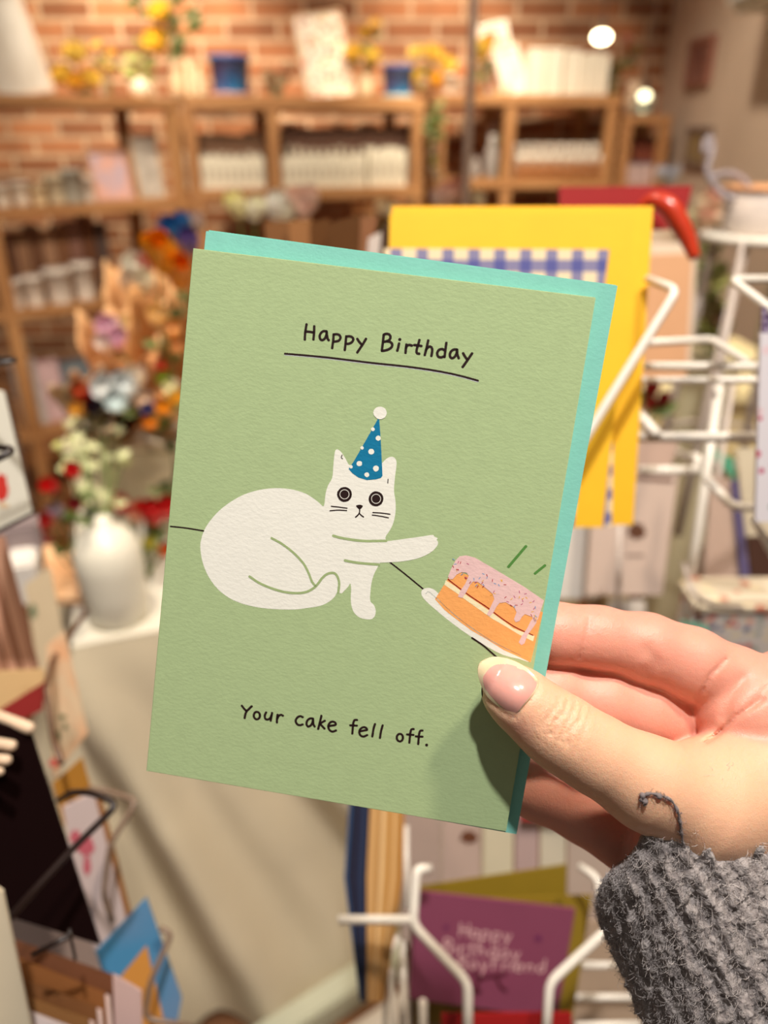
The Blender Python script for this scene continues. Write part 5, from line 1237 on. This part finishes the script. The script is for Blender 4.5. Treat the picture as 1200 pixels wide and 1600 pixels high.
# ------------------------------------------------------------------ right side, beyond the white rack
def px_stand(label, u0, u1, v0, z): pass
RT = W(1100, 640, 1.75)
def boxthing(c, d, name, m, label, cat, rz=0, bev=.004):
    return single(MB().box(c, d, rotz(rz), bev), name, m, label, cat)
ty = 1.66; L0 = hit(985, 610, (0, ty, 0), (0, 1, 0)); R0 = hit(1300, 610, (0, ty, 0), (0, 1, 0)); hT = L0.z
ctab = thing('display_table', 'cream painted display table beyond the white wire rack', 'table', ((L0.x+R0.x)/2, ty+.25, 0))
xm, xw = (L0.x+min(R0.x, 1.18))/2, min(R0.x, 1.18)-L0.x
MB().box(Vector((xm, ty+.25, hT-.015)), (xw, .52, .03), bev=.004).build('tabletop', mat((226, 214, 170), .6, .05, 8), ctab)
MB().box(Vector((xm, ty+.03, hT-.10)), (xw-.04, .03, .14), bev=.004).build('apron', mat((212, 196, 148), .6, .05, 8), ctab)
for a in (-1, 1):
    for b_ in (.03, .46): MB().box(Vector((xm+a*(xw/2-.05), ty+b_, (hT-.03)/2)), (.05, .05, hT-.03), bev=.004).build('leg', mat((200, 184, 140), .6, .05), ctab)
# cloth bundle hanging with a curved hem
hm = MB(); vs = []; fs = []; n = 40; K = 20
for k in range(K+1):
    for i in range(n+1):
        f = i/n; u = 925+f*185; vt = 690; vb = 940-90*f**1.6-20*math.sin(f*3)
        v = vt+(vb-vt)*k/K; q = hit(u, v, (0, 1.30+.03*math.sin(f*9+k*.1), 0), (0, 1, 0)); vs.append(q)
for k in range(K):
    for i in range(n): fs.append((k*(n+1)+i, k*(n+1)+i+1, (k+1)*(n+1)+i+1, (k+1)*(n+1)+i))
hm.add(vs, fs); o = hm.build('tote_bag', mat((200, 188, 160), .8, .05, 30, .3, 500), None, True, True)
sm = o.modifiers.new('thickness', 'SOLIDIFY'); sm.thickness = .02
c = sum((v.co for v in o.data.vertices), Vector())/len(o.data.vertices); o.data.transform(Matrix.Translation(-c)); o.location = c
tag(o, 'cream cloth bag with a rounded bottom hanging beyond the rack', 'bag')
t, P0, nr = cardthing([(985, 668), (1060, 690), (1036, 770), (975, 905)], .80, (.1, -1, .3), 'blush card with a round brown print inside the white rack', (196, 168, 152))
t, P0, nr = cardthing([(930, 740), (1060, 742), (1035, 930), (915, 930)], .78, (.0, -1, .3), 'pale pink card with a brown spot and a dark line, behind the rack', (206, 184, 170))
printon(t, P0, nr, [blobpts(995, 830, 14, 13)], mat((96, 60, 40), .6, .05), 'spot_print'); printon(t, P0, nr, ribbon_px([(985, 747), (1052, 751)], 7), mat((120, 90, 80), .6, .05), 'line_print'); printon(t, P0, nr, ribbon_px([(978, 868), (1006, 868)], 5), mat((150, 130, 120), .6, .05), 'caption_print')
cardthing([(868, 815), (932, 822), (926, 935), (862, 935)], .82, (0, -1, .3), 'light grey card just right of the turquoise envelope', (214, 208, 200))
cardthing([(952, 938), (1008, 938), (1010, 975), (950, 975)], .86, (0, -1, .9), 'small white label card above the index finger', (226, 222, 220), 'label_card')
t, P0, nr = cardthing([(1008, 398), (1082, 396), (1072, 590), (1002, 592)], .92, (0, -1, .2), 'peach coloured card standing behind the white rack', (218, 166, 124), env_=(226, 204, 180), off=(8, -18))
bs = hit(1110, 560, (0, 1.30, 0), (0, 1, 0))
bunch(Vector((bs.x, bs.y, bs.z)), [(1110, 400, 1.24, 12, (150, 150, 96)), (1100, 440, 1.22, 12, (140, 140, 80)), (1122, 430, 1.22, 11, (160, 160, 110)), (1112, 480, 1.2, 10, (190, 180, 130)), (1096, 490, 1.2, 10, (196, 186, 150)), (1120, 500, 1.2, 10, (170, 140, 110))], 'trailing green foliage beside the peach card', None, 30, leafm=mat((122, 124, 62), .6, .2), name='foliage_bunch')
single(MB().lathe([(.001, 0), (.04, 0), (.05, bs.z-.02), (.045, bs.z+.01), (.04, bs.z+.01), (.001, bs.z-.02)], Vector((bs.x, bs.y, 0)), 20), 'floor_vase', mat((206, 196, 160), .6, .05), 'tall cream floor vase under the green foliage', 'vase', smooth=True)
bs = hit(1110, 420, (0, 1.75, 0), (0, 1, 0)); bs = Vector((bs.x, 1.80, hT+.001))
bunch(bs, [(1092, 330, 1.7, 14, (248, 226, 206)), (1112, 322, 1.7, 14, (244, 196, 180)), (1132, 330, 1.7, 15, (250, 236, 216)), (1100, 350, 1.68, 14, (246, 206, 190)), (1124, 352, 1.68, 14, (250, 222, 204)), (1080, 346, 1.7, 11, (236, 230, 200))], 'pink and cream peonies beyond the red card', None, 8, layers=3)
P1 = W(1022, 622, 1.15); t = bunch(Vector((P1.x, P1.y, P1.z-.06)), [(1018, 612, 1.15, 12, (170, 30, 30)), (1034, 628, 1.15, 10, (150, 24, 28)), (1014, 634, 1.15, 9, (190, 60, 50))], 'small dark red flowers below the peach card', None, 4)
# white bucket on a plant stand
bk = hit(1236, 372, (0, 1.02, 0), (0, 1, 0)); zk = depth(bk)
st = thing('plant_stand', 'white metal stand under the white bucket at the right edge', 'stand', (bk.x, bk.y+.07, bk.z-.42))
SW = mat((188, 174, 164), .4, .03)
MB().lathe([(.001, 0), (.076, 0), (.082, .004), (.082, .010), (.001, .010)], (bk.x, bk.y+.07, bk.z-.012), 32).build('top_plate', mat((236, 230, 218), .4, .02), st, True)
for k in range(4):
    a = math.pi/4+k*math.pi/2; d = Vector((math.cos(a), math.sin(a), 0))
    c_ = Vector((bk.x, bk.y+.07, 0)); MB().tube([c_+d*.065+Vector((0, 0, bk.z-.012)), c_+d*.105+Vector((0, 0, bk.z-.42))], .0065, 8).build('leg', SW, st, True)
MB().tube([Vector((bk.x, bk.y+.07, bk.z-.30))+Vector((math.cos(a_*.1963)*.093, math.sin(a_*.1963)*.093, 0)) for a_ in range(32)], .004, 6, close=True).build('ring', SW, st, True)
bu = thing('bucket', 'white bucket with a tan rim at the right edge', 'bucket', (bk.x, bk.y+.07, bk.z-.001))
hb2 = px(64, zk)/CS
MB().lathe([(.001, 0), (.054, 0), (.056, .004), (.062, hb2*.95), (.058, hb2*.95), (.055, .008), (.001, .006)], (bk.x, bk.y+.07, bk.z-.001), 32).build('body', mat((220, 206, 196), .5, .02), bu, True)
MB().lathe([(.060, hb2*.93), (.065, hb2*.94), (.065, hb2*1.0), (.060, hb2*1.0)], (bk.x, bk.y+.07, bk.z-.001), 32).build('rim', mat((216, 160, 116), .5, .04), bu, True)
# bead garland spilling over the bucket
gd = thing('bead_garland', 'translucent lilac bead garland hanging above the white bucket', 'garland', W(1150, 300, zk+.03))
BD = mat((226, 216, 222), .12, .03, trans=.7)
for line in ([(1100, 236), (1102, 222), (1109, 216), (1113, 228), (1111, 244), (1106, 258), (1107, 274), (1116, 288), (1126, 300), (1138, 308), (1152, 310)], [(1110, 276), (1128, 272), (1146, 272), (1162, 282), (1172, 296), (1178, 312)]):
    pts = smoothline([W(u, v, zk+.03) for u, v in line], 4)
    for p in pts: MB().ball(p, .0046, 8, 6).build('bead', BD, gd, True)
bl = W(1040, 282, 2.2); t = bunch(Vector((bl.x, bl.y, bl.z-.12)), [(1030, 276, 2.2, 9, (214, 216, 228)), (1046, 284, 2.2, 9, (206, 210, 224)), (1054, 274, 2.2, 8, (226, 226, 232))], 'pale blue white blossoms by the baseboard of the shelf corner', None, 3)
single(MB().lathe([(.001, 0), (.05, 0), (.05, bl.z-.13), (.001, bl.z-.125)], Vector((bl.x, bl.y, 0)), 20), 'pedestal', mat((190, 170, 150), .6, .05), 'round beige pedestal under the pale blue blossoms', 'pedestal', smooth=True)
# cards with coloured envelopes at the right
t, P0, nr = cardthing([(1112, 742), (1146, 752), (1168, 935), (1098, 925)], .66, (-.1, -1, .3), 'beige card with a violet envelope edge inside the rack', (184, 158, 142))
cardthing([(1143, 752), (1153, 750), (1176, 935), (1160, 935)], .655, (-.1, -1, .3), 'violet envelope edge next to the beige card', (92, 82, 120), 'violet_envelope', 'envelope')
cardthing([(1112, 700), (1146, 716), (1150, 752), (1122, 724)], .67, (-.1, -1, .3), 'green envelope corner under the white rung', (76, 150, 116), 'green_envelope', 'envelope')
cardthing([(1150, 700), (1260, 700), (1260, 840), (1166, 840)], .69, (0, -1, .3), 'off white card behind the violet envelope', (206, 192, 166))
cardthing([(1168, 838), (1260, 838), (1260, 940), (1176, 940)], .70, (0, -1, .3), 'dark brown card at the right edge', (70, 40, 26))
FLOR = spots((206, 196, 190), [(196, 70, 66), (224, 206, 170), (90, 100, 140), (220, 160, 140), (214, 200, 180), (150, 160, 150)], 150, .45)
P_ = W(1165, 1010, .60)
t = thing('floral_tin', 'floral patterned tin peeking over the hand at the right', 'tin', (P_.x, P_.y+.03, P_.z-.03))
tl = W(1098, 958, .60); wd_ = .09
MB().box(Vector((tl.x+wd_/2, tl.y+.03, tl.z-.05)), (wd_, .04, .10), bev=.006).build('body', FLOR, t)
MB().box(Vector((tl.x+wd_/2, tl.y+.03, tl.z-.002)), (wd_+.004, .044, .012), bev=.004).build('lid', spots((214, 200, 176), [(196, 120, 96), (230, 214, 180), (170, 150, 140)], 80, .4), t)
tq = MB()
for k in range(4): a = W(1072+k*8, 1000, .58); tq.leaf(a, W(1066+k*12, 965+k*3, .58), .006, (0, -1, .2))
single(tq, 'paper_grass', mat((110, 190, 170), .6, .08), 'teal paper grass tuft above the index finger knuckle', 'decoration')
FL2 = spots((222, 216, 222), [(206, 70, 110), (190, 90, 120), (150, 170, 160), (226, 200, 206), (200, 80, 110)], 120, .34)
cardthing([(1188, 520), (1290, 520), (1290, 820), (1180, 815)], .41, (0, -1, .2), 'white card with pink flowers cut by the right edge', (222, 216, 222), pm=FL2)
cardthing([(1192, 480), (1290, 480), (1290, 640), (1186, 640)], .405, (0, -1, .2), 'navy checked card above the pink flower card at the right edge', (80, 50, 80), pm=gingham((190, 180, 200), (110, 80, 120), (60, 40, 80), .004))

# ------------------------------------------------------------------ left: black wire rack with cards
BW = mat((34, 20, 16), .35, .05)
BW2 = mat((120, 98, 82), .4, .05)
bp0 = W(60, 1500, .36); br = thing('card_rack', 'black wire card rack at the left edge', 'rack', (bp0.x, bp0.y, .8))
for pts, w_, m in (([(-60, 556, .42), (32, 562, .40), (-60, 580, .39)], 7, BW), ([(-60, 694, .38), (26, 702, .37), (-60, 745, .36)], 11, BW),
    ([(135, 955, .60), (82, 1030, .55), (72, 1075, .52), (82, 1150, .50), (96, 1192, .48)], 8, mat((96, 66, 46), .4)),
    ([(92, 1250, .42), (112, 1238, .40), (142, 1238, .39), (185, 1256, .385), (112, 1328, .375), (50, 1395, .365), (-40, 1500, .36)], 10, BW),
    ([(138, 1232, .50), (168, 1236, .50), (214, 1252, .49), (172, 1318, .48), (162, 1400, .48), (176, 1440, .48)], 9, BW2),
    ([(250, 1450, .46), (268, 1460, .46), (236, 1530, .45), (226, 1592, .45), (300, 1604, .45)], 9, BW2),
    ([(50, 1492, .36), (110, 1462, .36)], 8, BW), ([(108, 1452, .37), (118, 1500, .37)], 5, BW)):
    wire(pts, w_, br, m)
t, P0, nr = cardthing([(-90, 1100), (49, 1148), (157, 1477), (-20, 1422)], .392, (.25, -1, .3), 'nearly black card hanging in the black rack at the left edge', (40, 8, 8), pm=mat((20, 3, 3), .9, .05))
_M[((20, 3, 3), .9, .05, 40, 0, 300, 0, 0, None, 0, 0, None, None, 1)].node_tree.nodes['Principled BSDF'].inputs['Specular IOR Level'].default_value = .1
t, P0, nr = cardthing([(-60, 600), (6, 612), (50, 800), (-50, 850)], .46, (.3, -1, .2), 'white card with a red flower print at the left edge', (228, 222, 206), env_=(80, 50, 26), off=(9, 2))
printon(t, P0, nr, [blobpts(2, 762, 11, 22)], mat((206, 50, 40), .6, .08), 'flower_print'); printon(t, P0, nr, [blobpts(6, 790, 8, 4)], mat((222, 190, 150), .6, .08), 'leaf_print')
boxthing(W(24, 835, 1.0), (.06, .05, .045), 'gift_box', mat((150, 134, 134), .6, .05), 'grey lilac gift box between the white card and the roses', 'box', .4)
boxthing(W(40, 900, .98), (.035, .05, .06), 'tissue_box', mat((236, 230, 222), .6, .03), 'small white box left of the wooden board', 'box', .3)
t, P0, nr = cardthing([(38, 915), (78, 885), (112, 1060), (70, 1110)], .80, (.3, -1, .3), 'beige printed card leaning below the white box', (204, 184, 152))
printon(t, P0, nr, [blobpts(52, 955, 6, 12)], mat((110, 120, 90), .6, .08), 'leaf_print')
for i in range(6):
    a = i*11
    cardthing([(-60+a, 870-6*i), (-50+a+2, 868-6*i), (6+a, 1062-4*i), (-10+a, 1064-4*i)], .55+.004*i, (.4, -1, .3), 'pinkish brown card seen edge on in the upper left stack', [(186, 136, 110), (160, 112, 86), (206, 156, 130), (150, 104, 80), (196, 150, 124), (170, 124, 100)][i], 'card_edge', 'card', 'pinkish brown cards in the upper left stack')
cardthing([(-20, 1050), (68, 1046), (70, 1075), (-20, 1120)], .54, (.2, -1, .4), 'tan pleated paper band under the brown stack', (206, 170, 120))
cardthing([(-10, 1115), (72, 1064), (66, 1110), (20, 1130)], .52, (.2, -1, .4), 'small dark red card under the tan band', (140, 30, 26))
t, P0, nr = cardthing([(72, 1010), (100, 985), (137, 1145), (84, 1215)], .56, (.3, -1, .3), 'cream card with green sprigs and peach print in the left rack', (220, 200, 168), pm=mat((226, 200, 164), .6, c2=(232, 176, 132), scale=30))
printon(t, P0, nr, [blobpts(98, 1120, 6, 4), blobpts(90, 1150, 5, 9), blobpts(102, 1135, 4, 5)], mat((120, 120, 84), .6, .08), 'sprig_print'); printon(t, P0, nr, [blobpts(85, 1192, 9, 7)], mat((224, 110, 96), .6, .08), 'flower_print')
cardthing([(82, 1225), (128, 1185), (150, 1260), (100, 1290)], .52, (.3, -1, .3), 'mustard kraft card behind the black wire', (176, 120, 40))
t, P0, nr = cardthing([(98, 1262), (146, 1238), (198, 1440), (140, 1500)], .50, (.3, -1, .3), 'pale pink card with a magenta flower print behind the dark card', (206, 186, 182), env_=(150, 96, 40), off=(12, 6))
printon(t, P0, nr, [blobpts(118, 1308, 9, 11), blobpts(134, 1322, 14, 15), blobpts(136, 1352, 6, 16)], mat((196, 96, 108), .6, .1), 'flower_print')
t, P0, nr = cardthing([(120, 1520), (229, 1404), (284, 1560), (262, 1680)], .47, (.3, -1, .35), 'blue card with an orange panel in the lower left rack', (60, 130, 176), pm=mat((74, 140, 184), .5, c2=(110, 140, 176), scale=14))
printon(t, P0, nr, [[(180, 1536), (229, 1477), (262, 1620), (228, 1640)]], mat((214, 146, 66), .6, .05), 'orange_panel')
# cream card edges at left (stack ends)
for i, (pts, r_) in enumerate((([(-60, 1098, .40), (52, 1140, .385)], 19), ([(-60, 1152, .385), (24, 1166, .375)], 17), ([(-60, 1182, .38), (16, 1188, .37)], 16), ([(-60, 1200, .375), (4, 1206, .365)], 13))):
    a, b_ = W(*pts[0]), W(*pts[1]); d = (b_-a).normalized(); rr_ = r_*.5*pts[1][2]/FPX
    m = MB(); m.tube([a, b_-d*rr_, b_-d*rr_*.4, b_], [rr_, rr_, rr_*.9, rr_*.4], 14)
    single(m, 'wooden_peg', mat((216, 188, 160), .6, .06, 30), ['thick pale rounded peg on top of the dark card', 'second pale peg from the top at the left edge', 'third pale peg from the top at the left edge', 'lowest pale peg at the left edge'][i], 'peg', smooth=True)
# brown envelopes with pale cards, lower left
for i in range(6):
    c = [(96, 52, 22), (122, 72, 26), (110, 66, 26), (126, 84, 40), (206, 190, 186), (196, 170, 160)][i]
    ur, vr, vl = [(176, 1525, 1470), (163, 1553, 1497), (150, 1575, 1528), (138, 1594, 1556), (124, 1612, 1578), (104, 1626, 1596)][i]
    pts = [(22+i*3, vl), (ur, vr), (ur+14, 1720), (30, 1720)]
    cardthing(pts, .40-.007*i, (.25, -1, .75), ['darkest brown envelope at the back of the lower left stack', 'brown envelope with a pale card corner, second in the stack', 'brown envelope, third in the lower left stack', 'tan envelope, fourth in the lower left stack', 'whitish envelope, fifth in the lower left stack', 'pinkish envelope at the front of the lower left stack'][i], c, 'brown_envelope', 'envelope')
for i in range(1, 5):
    ur, vr = [(0, 0), (163, 1553), (150, 1575), (138, 1594), (124, 1612)][i]
    cardthing([(ur-60, vr-19), (ur+8, vr+5), (ur+22, 1720), (ur-20, 1720)], .4015-.007*i+.0025, (.25, -1, .75), ['', 'pale card corner behind the second brown envelope', 'pale card corner behind the third brown envelope', 'pale card corner behind the tan envelope', 'pale card corner behind the whitish envelope'][i], (214, 186, 176))
cardthing([(176, 1524), (221, 1550), (226, 1720), (184, 1720)], .398, (.25, -1, .5), 'pale pink card corner sticking out of the brown stack', (196, 164, 158))
cardthing([(10, 1425), (130, 1440), (172, 1560), (20, 1530)], .44, (.2, -1, .4), 'pale pink card under the dark card', (204, 184, 180))
cardthing([(-40, 1365), (4, 1395), (56, 1640), (-30, 1640)], .345, (.2, -1, .3), 'cream paper sheet at the lower left corner', (220, 204, 176))
